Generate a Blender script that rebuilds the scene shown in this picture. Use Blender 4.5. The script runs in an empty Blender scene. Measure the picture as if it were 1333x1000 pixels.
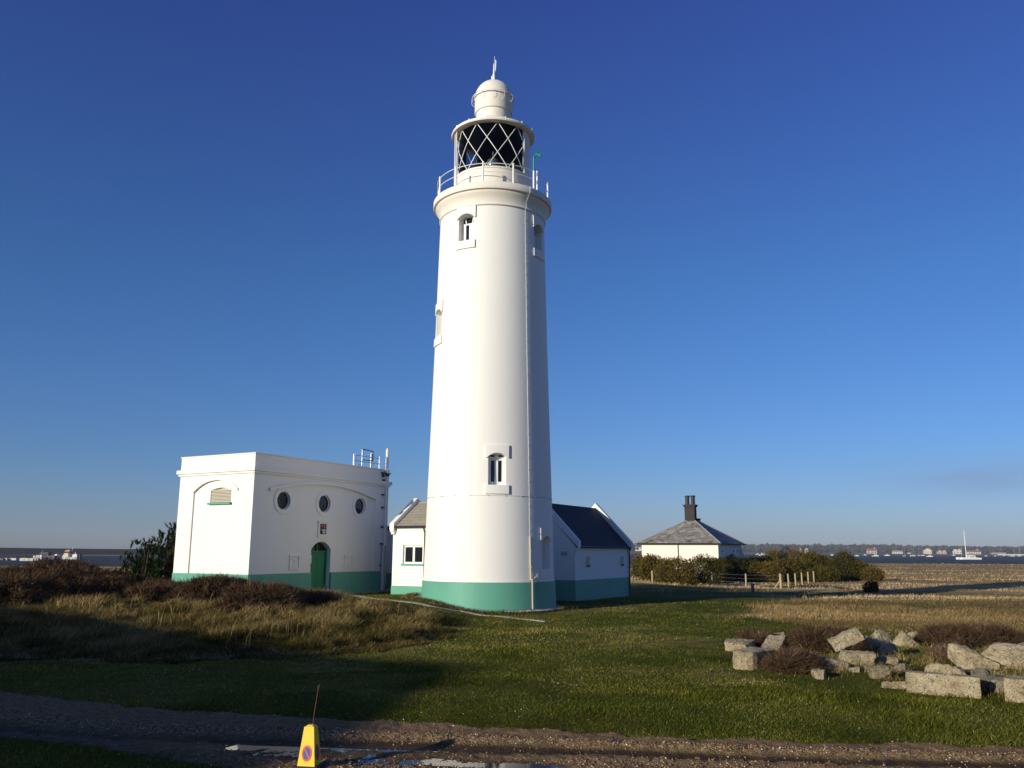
import bpy, bmesh, math, random
import numpy as np
from mathutils import Vector, Matrix
random.seed(7); RNG = np.random.default_rng(11)
S = bpy.context.scene; COL = S.collection
R = math.radians; PI = math.pi

# ------------------------------------------------------------ camera
EYE = 2.6; FPX = 1117.0
PITCH = math.atan(217.5/FPX); ROLL = R(0.3)
cam = bpy.data.cameras.new('camera'); co = bpy.data.objects.new('camera', cam); COL.objects.link(co)
fw = Vector((0, math.cos(PITCH), math.sin(PITCH))); up = Vector((0, -math.sin(PITCH), math.cos(PITCH))); rt = Vector((1, 0, 0))
RT = rt*math.cos(ROLL)+up*math.sin(ROLL); UP = -rt*math.sin(ROLL)+up*math.cos(ROLL)
m = Matrix((RT, UP, -fw)).transposed().to_4x4(); m.translation = Vector((0, 0, EYE)); co.matrix_world = m
cam.sensor_width = 36.0; cam.lens = FPX/1333*36.0; cam.clip_start = 0.1; cam.clip_end = 20000
S.camera = co
# ------------------------------------------------------------ sky and sun
SUN_EL = R(12.0); SUN = Vector((-0.725, -0.688, 0)).normalized()
w = bpy.data.worlds.new('World'); S.world = w; w.use_nodes = True
nt = w.node_tree; nt.nodes.clear()
sky = nt.nodes.new('ShaderNodeTexSky'); sky.sky_type = 'NISHITA'; sky.sun_disc = False
sky.sun_elevation = SUN_EL; sky.sun_rotation = math.atan2(SUN.x, SUN.y) % (2*PI)
sky.altitude = 10; sky.air_density = 1.0; sky.dust_density = 0.35; sky.ozone_density = 2.2
bg = nt.nodes.new('ShaderNodeBackground'); bg.inputs[1].default_value = 0.081
out = nt.nodes.new('ShaderNodeOutputWorld')
hs = nt.nodes.new('ShaderNodeHueSaturation'); hs.inputs['Saturation'].default_value = 1.0; hs.inputs['Value'].default_value = 1.0
nt.links.new(sky.outputs[0], hs.inputs['Color'])
# a thin grey bank of cloud low over the far shore (right of the view)
tc = nt.nodes.new('ShaderNodeTexCoord'); sx = nt.nodes.new('ShaderNodeSeparateXYZ'); nt.links.new(tc.outputs['Generated'], sx.inputs[0])
def wm(op, a, b=None, clamp=False):
    n = nt.nodes.new('ShaderNodeMath'); n.operation = op; n.use_clamp = clamp
    for i, v in enumerate((a, b)):
        if v is None: continue
        if isinstance(v, (int, float)): n.inputs[i].default_value = v
        else: nt.links.new(v, n.inputs[i])
    return n.outputs[0]
az = wm('ARCTAN2', sx.outputs[0], sx.outputs[1])
band = wm('SUBTRACT', 1.0, wm('ABSOLUTE', wm('DIVIDE', wm('SUBTRACT', sx.outputs[2], 0.078), 0.03)), True)
side = wm('MULTIPLY', wm('SUBTRACT', az, 0.33), 6.0, True)
mp = nt.nodes.new('ShaderNodeMapping'); mp.inputs['Scale'].default_value = (7, 7, 42); nt.links.new(tc.outputs['Generated'], mp.inputs[0])
nz = nt.nodes.new('ShaderNodeTexNoise'); nz.inputs['Scale'].default_value = 1.0; nz.inputs['Detail'].default_value = 6; nt.links.new(mp.outputs[0], nz.inputs[0])
cl = wm('MULTIPLY', wm('MULTIPLY', band, side), wm('MULTIPLY', wm('SUBTRACT', nz.outputs[0], 0.30), 2.4, True))
cl = wm('MULTIPLY', cl, 0.55)
# camera white balance of the clear winter air: bluer overall, most of all next to the horizon
wb = nt.nodes.new('ShaderNodeValToRGB'); nt.links.new(sx.outputs[2], wb.inputs[0]); el = wb.color_ramp.elements
el[0].position = 0.0; el[0].color = (.66, .84, 1.62, 1); el[1].position = .60; el[1].color = (.49, .63, 1.58, 1)
for p_, c_ in ((.10, (.53, .82, 1.50, 1)), (.30, (.47, .84, 1.48, 1))): q_ = el.new(p_); q_.color = c_
ml = nt.nodes.new('ShaderNodeMix'); ml.data_type = 'RGBA'; ml.blend_type = 'MULTIPLY'; ml.inputs[0].default_value = 1.0; nt.links.new(hs.outputs[0], ml.inputs[6]); nt.links.new(wb.outputs[0], ml.inputs[7])
mx = nt.nodes.new('ShaderNodeMix'); mx.data_type = 'RGBA'
nt.links.new(cl, mx.inputs[0]); nt.links.new(ml.outputs[2], mx.inputs[6]); mx.inputs[7].default_value = (2.6, 3.3, 5.2, 1)
nt.links.new(mx.outputs[2], bg.inputs[0]); nt.links.new(bg.outputs[0], out.inputs[0])
sl = bpy.data.lights.new('sun', 'SUN'); so = bpy.data.objects.new('sun', sl); COL.objects.link(so)
sl.energy = 4.75; sl.angle = R(0.53); sl.color = (1.0, 0.925, 0.76)
sd = Vector((SUN.x*math.cos(SUN_EL), SUN.y*math.cos(SUN_EL), math.sin(SUN_EL)))
so.rotation_euler = sd.to_track_quat('Z', 'Y').to_euler()
S.view_settings.view_transform = 'Standard'; S.view_settings.look = 'None'; S.view_settings.exposure = 0.0; S.view_settings.gamma = 1.0

# ------------------------------------------------------------ helpers: noise
def _h(ix, iy, s):
    n = (ix*374761393 + iy*668265263 + s*2147483647) & 0xffffffff
    n = ((n ^ (n >> 13))*1274126177) & 0xffffffff
    return ((n ^ (n >> 16)) & 0xffff)/65535.0
def vnoise(x, y, s=0):
    x = np.asarray(x, float); y = np.asarray(y, float)
    ix = np.floor(x).astype(np.int64); iy = np.floor(y).astype(np.int64); fx = x-ix; fy = y-iy
    fx = fx*fx*(3-2*fx); fy = fy*fy*(3-2*fy)
    a = _h(ix, iy, s); b = _h(ix+1, iy, s); c = _h(ix, iy+1, s); d = _h(ix+1, iy+1, s)
    return (a*(1-fx)+b*fx)*(1-fy)+(c*(1-fx)+d*fx)*fy
def fbm(x, y, s=0, o=4):
    v = 0; a = .5; t = 0
    for k in range(o):
        v = v+a*vnoise(x*2**k, y*2**k, s+k*17); t += a; a *= .5
    return v/t
def ss(a, b, x):
    t = np.clip((np.asarray(x, float)-a)/(b-a), 0, 1); return t*t*(3-2*t)

# ------------------------------------------------------------ helpers: ground shape
EDGE = np.array([(-30, 24.5), (-14, 19.3), (-9.46, 16.71), (-7.57, 15.77), (-6.23, 15.14), (-5.06, 14.75), (-3.21, 14.34), (-1.97, 14.1), (-.16, 13.6), (1.51, 13.18), (3.64, 12.82), (7.06, 12.5), (12, 12.2), (30, 11.5)])
LOW = np.array([(-30, 20.0), (-14, 15.8), (-9, 13.7), (-7.15, 12.76), (-5.53, 12.08), (-3.99, 11.3), (-2.5, 10.6), (0, 9.6), (4, 8.8), (8, 8.3), (12, 8.0), (30, 7.0)])
def track_v(x, y):
    yt = np.interp(x, EDGE[:, 0], EDGE[:, 1]); yb = np.interp(x, LOW[:, 0], LOW[:, 1])
    return yt-y, y-yb                      # metres inside from the far edge, from the near edge
MOUND = [(-45, 26), (-28, 23.5), (-12, 21.2), (-8.2, 20.7), (-5.7, 21.2), (-3.7, 23.1), (-2.25, 25), (-1.6, 28.4), (-2.1, 32.3), (-4.6, 35.5), (-7.5, 37.5), (-9.8, 39.5), (-12.5, 38.0), (-17, 41), (-30, 50), (-60, 60)]
def poly_d(x, y, poly):
    """signed distance, positive inside"""
    x = np.asarray(x, float); y = np.asarray(y, float)
    ins = np.zeros(x.shape, bool); dm = np.full(x.shape, 1e9)
    n = len(poly)
    for i in range(n):
        x0, y0 = poly[i]; x1, y1 = poly[(i+1) % n]
        c = ((y0 > y) != (y1 > y)) & (x < (x1-x0)*(y-y0)/((y1-y0) if y1 != y0 else 1e-9)+x0); ins ^= c
        dx, dy = x1-x0, y1-y0; t = np.clip(((x-x0)*dx+(y-y0)*dy)/(dx*dx+dy*dy), 0, 1)
        dm = np.minimum(dm, np.hypot(x-x0-t*dx, y-y0-t*dy))
    return np.where(ins, dm, -dm)
SEA = -1.6
def shore(x):
    return np.interp(x, [-400, -90, -20, 40, 110, 400], [200, 206, 222, 330, 384, 400])
def tz(x, y):
    x = np.asarray(x, float); y = np.asarray(y, float)
    h = 0.45*ss(-0.8, -4.6, x)*ss(27, 36, y)
    h = h+0.16*ss(-0.3, 2.5, poly_d(x, y, MOUND))
    h = h-0.55*ss(46, 70, y)*ss(7, 22, x)
    h = h-0.75*ss(85, 190, y)-0.25*ss(52, 100, y)*ss(0, -20, x)-0.25*ss(42, 62, y)*ss(-18, -30, x)
    s = shore(x)+6*(fbm(x*.05, y*.0+x*.011, 5)-.5)
    h = h-0.75*ss(-60, 0, y-s)*ss(120, 170, y)-3.0*ss(-2, 40, y-s)
    h = h+(fbm(x*.16, y*.16, 3)-.5)*.22*ss(6, 20, y)*(1-.75*ss(34, 38, y)*ss(52, 48, y)*ss(-10, -5, x)*ss(9, 5, x))
    h = h+(fbm(x*.9, y*.9, 9, 2)-.5)*.07
    a, b = track_v(x, y); mask = ss(0.0, .35, a)*ss(0, .35, b)
    h = h*(1-ss(-2.5, 0, np.minimum(a, b)))-0.16*mask
    back = ss(-70, -110, y)+ss(500, 560, np.abs(x)); h = h-4*np.clip(back, 0, 1)
    return h
def tzs(x, y): return float(tz(np.array([x]), np.array([y]))[0])
def pray(px, py):
    return fw+RT*((px-666.5)/FPX)-UP*((py-500)/FPX)
def GP(px, py, z=None):
    d = pray(px, py); g = z if z is not None else 0.0
    for k in range(14):
        t = (g-EYE)/d.z; p = Vector((0, 0, EYE))+d*t
        if z is not None: break
        g = .5*g+.5*tzs(p.x, p.y)
    return Vector((p.x, p.y, g))
def YP(px, py, y):
    d = pray(px, py); return Vector((0, 0, EYE))+d*(y/d.y)

# ------------------------------------------------------------ helpers: objects
def tag(o, label=None, cat=None, group=None, kind=None):
    if label: o['label'] = label
    if cat: o['category'] = cat
    if group: o['group'] = group
    if kind: o['kind'] = kind
    return o
def empty(name, loc, rz, label, cat, group=None):
    o = bpy.data.objects.new(name, None); COL.objects.link(o); o.location = loc; o.rotation_euler = (0, 0, rz)
    o.empty_display_size = .3
    return tag(o, label, cat, group)
def np_mesh(name, V, F, mat, parent=None, attrs=None, smooth=False):
    me = bpy.data.meshes.new(name); V = np.asarray(V, np.float32); F = np.asarray(F, np.int32)
    k = F.shape[1]; me.vertices.add(len(V)); me.vertices.foreach_set('co', V.ravel())
    me.loops.add(F.size); me.loops.foreach_set('vertex_index', F.ravel())
    me.polygons.add(len(F)); me.polygons.foreach_set('loop_start', np.arange(len(F), dtype=np.int32)*k)
    if smooth: me.polygons.foreach_set('use_smooth', np.ones(len(F), bool))
    me.update(calc_edges=True)
    for n, a in (attrs or {}).items():
        at = me.attributes.new(n, 'FLOAT', 'POINT'); at.data.foreach_set('value', np.asarray(a, np.float32))
    me.materials.append(mat)
    o = bpy.data.objects.new(name, me); COL.objects.link(o)
    if parent: o.parent = parent
    return o
def ob(name, bm, mat, parent=None, bevel=0, smooth=None, seg=1):
    if bevel:
        bmesh.ops.bevel(bm, geom=[e for e in bm.edges if e.calc_face_angle(0) > R(30)], offset=bevel, segments=seg, affect='EDGES', profile=.6)
    if smooth is not None:
        for f in bm.faces: f.smooth = True
        for e in bm.edges:
            if e.calc_face_angle(0) > R(smooth): e.smooth = False
    me = bpy.data.meshes.new(name); bm.to_mesh(me); bm.free()
    me.materials.append(mat)
    o = bpy.data.objects.new(name, me); COL.objects.link(o)
    if parent: o.parent = parent
    return o
def B(): return bmesh.new()
def box(bm, x0, x1, y0, y1, z0, z1):
    v = [bm.verts.new((x, y, z)) for z in (z0, z1) for x, y in ((x0, y0), (x1, y0), (x1, y1), (x0, y1))]
    for f in ((3, 2, 1, 0), (4, 5, 6, 7), (0, 1, 5, 4), (1, 2, 6, 5), (2, 3, 7, 6), (3, 0, 4, 7)): bm.faces.new([v[i] for i in f])
    return bm
def prism(bm, pts, fa, fb):
    """closed solid between two mapped copies of a 2D outline"""
    a = [bm.verts.new(fa(*p)) for p in pts]; b = [bm.verts.new(fb(*p)) for p in pts]; n = len(pts)
    bm.faces.new(a); bm.faces.new(b[::-1])
    for i in range(n): bm.faces.new((a[i], b[i], b[(i+1) % n], a[(i+1) % n]))
    bmesh.ops.recalc_face_normals(bm, faces=bm.faces[:])
    return bm
def strip(bm, inner, outer, fa, fb):
    """solid band between two open 2D polylines"""
    n = len(inner); I = [[bm.verts.new(f(*p)) for p in inner] for f in (fa, fb)]; O = [[bm.verts.new(f(*p)) for p in outer] for f in (fa, fb)]
    for i in range(n-1):
        bm.faces.new((I[0][i], I[0][i+1], O[0][i+1], O[0][i])); bm.faces.new((I[1][i], O[1][i], O[1][i+1], I[1][i+1]))
        bm.faces.new((O[0][i], O[0][i+1], O[1][i+1], O[1][i])); bm.faces.new((I[0][i], I[1][i], I[1][i+1], I[0][i+1]))
    for i in (0, n-1): bm.faces.new((I[0][i], O[0][i], O[1][i], I[1][i]))
    bmesh.ops.recalc_face_normals(bm, faces=bm.faces[:]); return bm
def tube(bm, pts, r, seg=8, r1=None, cap=True):
    pts = [Vector(p) for p in pts]; rings = []; n = len(pts)
    for i, p in enumerate(pts):
        d = (pts[min(i+1, n-1)]-pts[max(i-1, 0)]).normalized()
        a = d.orthogonal().normalized() if i == 0 else (pa-d*pa.dot(d)).normalized()
        pa = a; b = d.cross(a); rr = r if r1 is None else r+(r1-r)*i/(n-1)
        rings.append([bm.verts.new(p+(a*math.cos(2*PI*k/seg)+b*math.sin(2*PI*k/seg))*rr) for k in range(seg)])
    for i in range(n-1):
        for k in range(seg): bm.faces.new((rings[i][k], rings[i][(k+1) % seg], rings[i+1][(k+1) % seg], rings[i+1][k]))
    if cap: bm.faces.new(rings[0][::-1]); bm.faces.new(rings[-1])
    return bm
def lathe(bm, prof, seg=96, a0=0, a1=360, closed=False):
    """profile (r, z); angles measured from -Y towards +X, as seen on the tower"""
    full = a1-a0 >= 360; n = seg if full else seg+1
    rings = []
    for i in range(n):
        a = R(a0+(a1-a0)*i/seg); s, c = math.sin(a), -math.cos(a)
        rings.append([bm.verts.new((r*s, r*c, z)) for r, z in prof])
    m = len(prof)
    for i in range(seg):
        p, q = rings[i], rings[(i+1) % n]
        for j in range(m-1+(1 if closed else 0)):
            k = (j+1) % m
            vs = [p[j], q[j], q[k], p[k]]
            bm.faces.new(vs)
    if not full and closed: bm.faces.new(rings[0]); bm.faces.new(rings[-1][::-1])
    bmesh.ops.remove_doubles(bm, verts=bm.verts[:], dist=1e-4)
    bmesh.ops.recalc_face_normals(bm, faces=bm.faces[:])
    return bm
def arch(w, z0, zs, zc, n=12):
    """outline of an opening with a segmental head, centred on a=0"""
    h = zc-zs; rad = (w*w/4+h*h)/(2*h); c = zc-rad; t = math.asin(min(1, w/2/rad))
    return [(-w/2, z0), (w/2, z0)]+[(rad*math.sin(t-2*t*i/n), c+rad*math.cos(t-2*t*i/n)) for i in range(n+1)]
def arc(w, zs, zc, n=16, cx=0):
    h = zc-zs; rad = (w*w/4+h*h)/(2*h); c = zc-rad; t = math.asin(min(1, w/2/rad))
    return [(cx+rad*math.sin(-t+2*t*i/n), c+rad*math.cos(-t+2*t*i/n)) for i in range(n+1)]
def cut(o, cutters):
    for bm in cutters:
        c = ob('cutter', bm, M['white'], o.parent)
        bpy.context.view_layer.update()
        md = o.modifiers.new('b', 'BOOLEAN'); md.operation = 'DIFFERENCE'; md.object = c; md.solver = 'EXACT'
        bpy.context.view_layer.update(); dg = bpy.context.evaluated_depsgraph_get()
        me = bpy.data.meshes.new_from_object(o.evaluated_get(dg)); o.modifiers.clear(); old = o.data; nm = old.name; o.data = me; bpy.data.meshes.remove(old); me.name = nm
        bpy.data.objects.remove(c)
    return o

# ------------------------------------------------------------ materials
def mat(name): 
    mt = bpy.data.materials.new(name); mt.use_nodes = True; return mt, mt.node_tree, mt.node_tree.nodes['Principled BSDF']
class N:
    def __init__(s, nt): s.nt = nt
    def n(s, t, ins=None, **kw):
        nd = s.nt.nodes.new(t)
        for k, v in kw.items(): setattr(nd, k, v)
        for k, v in (ins or {}).items():
            if hasattr(v, 'is_linked') or isinstance(v, bpy.types.NodeSocket): s.nt.links.new(v, nd.inputs[k])
            else: nd.inputs[k].default_value = v
        return nd
    def noise(s, vec, scale, detail=5, rough=.55, dist=0): return s.n('ShaderNodeTexNoise', {'Vector': vec, 'Scale': scale, 'Detail': detail, 'Roughness': rough, 'Distortion': dist}).outputs['Fac']
    def ramp(s, fac, stops):
        nd = s.n('ShaderNodeValToRGB', {'Fac': fac}); e = nd.color_ramp.elements
        while len(e) < len(stops): e.new(.5)
        for i, (p, c) in enumerate(stops): e[i].position = p; e[i].color = (*c, 1) if len(c) == 3 else c
        return nd.outputs[0]
    def mix(s, f, a, b, bt='MIX'):
        nd = s.n('ShaderNodeMix', data_type='RGBA', blend_type=bt)
        for i, v in ((0, f), (6, a), (7, b)):
            if isinstance(v, bpy.types.NodeSocket): s.nt.links.new(v, nd.inputs[i])
            else: nd.inputs[i].default_value = v if i == 0 else (*v, 1)
        return nd.outputs[2]
    def math(s, op, a, b=0, clamp=False):
        nd = s.n('ShaderNodeMath', operation=op, use_clamp=clamp)
        for i, v in ((0, a), (1, b)):
            if isinstance(v, bpy.types.NodeSocket): s.nt.links.new(v, nd.inputs[i])
            else: nd.inputs[i].default_value = v
        return nd.outputs[0]
    def bump(s, h, st, d, bsdf): 
        b = s.n('ShaderNodeBump', {'Height': h, 'Strength': st, 'Distance': d}); s.nt.links.new(b.outputs[0], bsdf.inputs['Normal']); return b
    def obj(s): return s.n('ShaderNodeTexCoord').outputs['Object']
    def scale(s, v, sc): return s.n('ShaderNodeMapping', {'Vector': v, 'Scale': sc}).outputs[0]
def paint(name, col, rough=.6, var=.06, stain=(.45, .38, .28), st_amt=.12, bump=.004, streak=True, grain=60):
    mt, t, b = mat(name); n = N(t); v = n.obj()
    big = n.noise(v, .7, 6, .6); c = n.mix(n.math('MULTIPLY', n.math('SUBTRACT', big, .35, True), var*5), col, tuple(x*(1-var*2.2) for x in col))
    if streak:
        s = n.noise(n.scale(v, (5, 5, .35)), 1.6, 6, .65); m = n.math('MULTIPLY', n.math('SUBTRACT', s, .56, True), st_amt*14, True)
        c = n.mix(m, c, tuple(x*y for x, y in zip(col, (stain[0]/.45, stain[1]/.45, stain[2]/.45)))) 
    t.links.new(c, b.inputs['Base Color']); b.inputs['Roughness'].default_value = rough; b.inputs['Specular IOR Level'].default_value = .3
    h = n.math('ADD', n.math('MULTIPLY', n.noise(v, grain, 4, .7), .4), n.noise(v, 5, 5, .6)); n.bump(h, .5, bump, b)
    return mt
def plain(name, col, rough=.5, metal=0, bump=0, scale=40, var=.15, spec=.4):
    mt, t, b = mat(name); n = N(t); v = n.obj()
    c = n.mix(n.noise(v, scale*.3, 5, .6), tuple(x*(1-var) for x in col), tuple(min(1, x*(1+var)) for x in col))
    t.links.new(c, b.inputs['Base Color']); b.inputs['Roughness'].default_value = rough; b.inputs['Metallic'].default_value = metal; b.inputs['Specular IOR Level'].default_value = spec
    if bump: n.bump(n.noise(v, scale, 5, .7), .7, bump, b)
    return mt
def tinted(name, stops, rough=.85, trans=0.0):
    mt, t, b = mat(name); n = N(t); a = n.n('ShaderNodeAttribute', attribute_name='tint')
    c = n.ramp(a.outputs['Fac'], stops); t.links.new(c, b.inputs['Base Color']); b.inputs['Roughness'].default_value = rough; b.inputs['Specular IOR Level'].default_value = .03
    if trans:
        tr = n.n('ShaderNodeBsdfTranslucent', {'Color': c}); ms = n.n('ShaderNodeMixShader', {0: trans}); t.links.new(b.outputs[0], ms.inputs[1]); t.links.new(tr.outputs[0], ms.inputs[2])
        t.links.new(ms.outputs[0], t.nodes['Material Output'].inputs[0])
    return mt
M = {}
M['white'] = paint('white_masonry_paint', (.83, .805, .745), st_amt=.16, var=.07, bump=.008)
M['white_old'] = paint('weathered_white_paint', (.79, .74, .65), st_amt=.30, stain=(.45, .33, .17), var=.10)
M['trim'] = paint('white_gloss_paint', (.80, .79, .76), rough=.35, st_amt=.05, bump=.001)
M['green'] = paint('sea_green_paint', (.12, .365, .26), rough=.55, var=.16, st_amt=.2, stain=(.62, .5, .45))
M['door'] = paint('green_door_paint', (.012, .19, .085), rough=.4, streak=False, bump=.001)
M['lampgreen'] = plain('green_lamp_enamel', (.01, .22, .12), .35)
M['slate'] = None
M['black'] = plain('black_paint', (.012, .012, .013), .4)
M['iron'] = plain('dark_cast_iron', (.025, .025, .028), .5)
M['conc'] = plain('old_concrete', (.34, .31, .25), .9, 0, .01, 30, .25, .2)
M['pipe'] = plain('sand_coloured_pipe', (.46, .41, .33), .6)
M['greymetal'] = plain('galvanised_metal', (.45, .46, .47), .45, .4)
M['rust'] = plain('rusty_iron', (.16, .07, .04), .8, 0, .002, 80)
M['wood'] = plain('pale_post_timber', (.42, .33, .20), .85, 0, .006, 30, .25, .2)
M['greywood'] = plain('grey_weathered_timber', (.16, .15, .14), .9, 0, .006, 30, .25, .2)
M['louver'] = plain('cream_louvre_paint', (.70, .64, .52), .5)
M['yellow'] = plain('yellow_plastic', (.88, .56, .02), .38, 0, .001, 50, .05)
M['red'] = plain('red_sign_vinyl', (.75, .06, .025), .4, var=.04)
M['blue'] = plain('blue_sign_vinyl', (.015, .07, .26), .4, var=.04)
M['rubber'] = plain('black_rubber', (.02, .02, .02), .8)
M['paper'] = plain('white_paper_notice', (.6, .62, .62), .6)
M['deepred'] = plain('dark_red_enamel', (.16, .015, .012), .4)
M['bark'] = plain('grey_brown_bark', (.10, .075, .05), .95, 0, .01, 25, .3, .1)
def roofmat(name, c0, c1, course, tilew, dark=.35, patch=False):
    mt, t, b = mat(name); n = N(t); v = n.obj()
    uv = n.n('ShaderNodeUVMap').outputs[0]
    br = n.n('ShaderNodeTexBrick', {'Vector': uv, 'Color1': (*c0, 1), 'Color2': (*c1, 1), 'Mortar': (*[x*dark for x in c0], 1), 'Scale': 1.0, 'Mortar Size': .012, 'Mortar Smooth': .3, 'Brick Width': tilew, 'Row Height': course, 'Bias': 0.0})
    c = n.mix(n.math('MULTIPLY', n.noise(v, 1.3, 6, .65), .7), br.outputs[0], tuple(x*.6 for x in c0))
    if patch:
        pm = n.math('MULTIPLY', n.math('SUBTRACT', n.noise(n.scale(uv, (.55, 1.2, 1)), 1.3, 6, .7), .54, True), 14, True); c = n.mix(pm, c, (.06, .05, .04)); pm2 = n.math('MULTIPLY', n.math('SUBTRACT', n.noise(uv, 1.1, 6, .7), .50, True), 10, True); c = n.mix(n.math('MULTIPLY', pm2, .75), c, (.42, .39, .34))
    t.links.new(c, b.inputs['Base Color']); b.inputs['Roughness'].default_value = .7
    b.inputs['Specular IOR Level'].default_value = .25
    n.bump(br.outputs['Fac'], .8, -.012, b); return mt
M['slate'] = roofmat('dark_slate', (.030, .033, .038), (.045, .048, .055), .22, .3)
M['stoneslate'] = roofmat('pale_stone_tiles', (.36, .33, .25), (.42, .385, .30), .27, .9)
M['oldslate'] = roofmat('patchy_grey_slate', (.25, .225, .19), (.33, .30, .25), .28, .35, patch=True)
mt, t, b = mat('window_glass'); n = N(t); M['glass'] = mt
b.inputs['Base Color'].default_value = (.010, .012, .015, 1); b.inputs['Roughness'].default_value = .06; n.bump(n.noise(n.obj(), 3, 2), .1, .01, b)
mt, t, b = mat('lantern_glass'); n = N(t); M['clear'] = mt
tr = n.n('ShaderNodeBsdfTransparent', {'Color': (.62, .66, .70, 1)}); gl = n.n('ShaderNodeBsdfGlossy', {'Roughness': .03}); lw = n.n('ShaderNodeFresnel', {'IOR': 1.22})
ms = n.n('ShaderNodeMixShader', {0: lw.outputs[0], 1: tr.outputs[0], 2: gl.outputs[0]}); t.links.new(ms.outputs[0], t.nodes['Material Output'].inputs[0])
mt, t, b = mat('limestone_block'); n = N(t); v = n.obj(); M['stone'] = mt
info = n.n('ShaderNodeObjectInfo'); av = n.n('ShaderNodeVectorMath', {0: v, 1: info.outputs['Random']}, operation='ADD').outputs[0]
c = n.ramp(n.noise(av, 3, 7, .7), [(.3, (.26, .205, .11)), (.5, (.57, .46, .275)), (.68, (.74, .62, .42))])
li = n.math('MULTIPLY', n.math('SUBTRACT', n.noise(av, 11, 6, .8), .53, True), 9, True); c = n.mix(n.math('MULTIPLY', li, .8), c, (.11, .10, .075))
li2 = n.math('MULTIPLY', n.math('SUBTRACT', n.noise(av, 38, 3, .7), .54, True), 12, True); c = n.mix(n.math('MULTIPLY', li2, .8), c, (.06, .055, .045))
wea = n.n('ShaderNodeAttribute', attribute_type='OBJECT', attribute_name='["weathering"]'); c = n.mix(wea.outputs['Fac'], c, n.mix(li, (.17, .16, .13), (.05, .048, .04)))
t.links.new(c, b.inputs['Base Color']); b.inputs['Roughness'].default_value = .95; b.inputs['Specular IOR Level'].default_value = .15
n.bump(n.math('ADD', n.noise(av, 9, 8, .75), n.math('MULTIPLY', n.noise(av, 60, 3), .35)), 1.0, .10, b)

# ground: grass types come from the "dry" and "bare" attributes of the sheet
mt, t, b = mat('turf'); n = N(t); v = n.obj(); M['turf'] = mt
dry = n.n('ShaderNodeAttribute', attribute_name='dry').outputs['Fac']; sand = n.n('ShaderNodeAttribute', attribute_name='sand').outputs['Fac']
fine = n.noise(v, 22, 4, .7); mid = n.noise(v, 1.7, 6, .65); big = n.noise(v, .22, 5, .6)
gr = n.ramp(n.math('ADD', n.math('MULTIPLY', fine, .55), n.math('MULTIPLY', mid, .45)), [(.32, (.034, .042, .005)), (.5, (.085, .098, .011)), (.68, (.16, .15, .028))])
gr = n.mix(n.math('MULTIPLY', n.math('SUBTRACT', big, .46, True), 3.2, True), gr, (.175, .135, .042))
far = n.noise(n.scale(v, (.018, .12, 1)), 1.0, 7, .7)
dr = n.ramp(n.math('ADD', n.math('MULTIPLY', mid, .5), n.math('MULTIPLY', far, .5)), [(.36, (.13, .085, .032)), (.48, (.34, .23, .095)), (.60, (.54, .385, .18)), (.72, (.68, .52, .30))])
c = n.mix(n.math('MULTIPLY', n.math('SUBTRACT', n.math('ADD', dry, n.math('MULTIPLY', n.math('SUBTRACT', mid, .5), .5)), .3), 2.2, True), gr, dr)
sd_ = n.math('MULTIPLY', n.math('SUBTRACT', n.math('ADD', sand, n.math('MULTIPLY', n.math('SUBTRACT', mid, .5), .6)), .45), 5, True)
c = n.mix(sd_, c, (.44, .35, .23)); t.links.new(c, b.inputs['Base Color']); b.inputs['Roughness'].default_value = .95; b.inputs['Specular IOR Level'].default_value = .05
n.bump(n.math('ADD', fine, mid), 1.0, .06, b)
mt, t, b = mat('gravel_track_surface'); n = N(t); v = n.obj(); M['gravel'] = mt
loose = n.n('ShaderNodeAttribute', attribute_name='loose').outputs['Fac']
vo = n.n('ShaderNodeTexVoronoi', {'Vector': v, 'Scale': 42}); c = n.ramp(n.n('ShaderNodeSeparateColor', {0: vo.outputs['Color']}).outputs[0], [(0, (.11, .063, .027)), (.5, (.26, .165, .078)), (1, (.50, .365, .21))])
mud = n.ramp(n.noise(v, 9, 6, .7), [(.35, (.155, .100, .046)), (.65, (.29, .195, .095))]); c = n.mix(n.math('MULTIPLY', loose, 1.0, True), mud, c)
wet = n.n('ShaderNodeAttribute', attribute_name='wet').outputs['Fac']; moss = n.n('ShaderNodeAttribute', attribute_name='moss').outputs['Fac']; c = n.mix(n.math('MULTIPLY', moss, n.math('MULTIPLY', n.math('SUBTRACT', n.noise(v, 6, 5, .7), .35, True), 4, True), True), c, (.05, .06, .016)); c = n.mix(wet, c, (.06, .036, .018))
t.links.new(c, b.inputs['Base Color']); rg = n.math('SUBTRACT', .95, n.math('MULTIPLY', wet, .45)); t.links.new(rg, b.inputs['Roughness']); b.inputs['Specular IOR Level'].default_value = .06
n.bump(n.math('ADD', n.math('MULTIPLY', vo.outputs['Distance'], -.8), n.noise(v, 30, 5, .7)), .8, .02, b)
mt, t, b = mat('puddle_water'); n = N(t); M['puddle'] = mt
b.inputs['Base Color'].default_value = (.045, .034, .024, 1); b.inputs['Roughness'].default_value = .05; b.inputs['IOR'].default_value = 1.33; n.bump(n.noise(n.obj(), 9, 3, .5), .06, .01, b)
mt, t, b = mat('sea_water'); n = N(t); v = n.obj(); M['sea'] = mt
wv = n.noise(n.scale(v, (.25, .9, 1)), 1.0, 8, .7); c = n.ramp(wv, [(.35, (.032, .040, .045)), (.6, (.085, .098, .105))])
foam = n.math('MULTIPLY', n.math('SUBTRACT', n.noise(n.scale(v, (.10, .55, 1)), 1.0, 5, .75), .68, True), 18, True); c = n.mix(foam, c, (.6, .62, .62))
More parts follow.
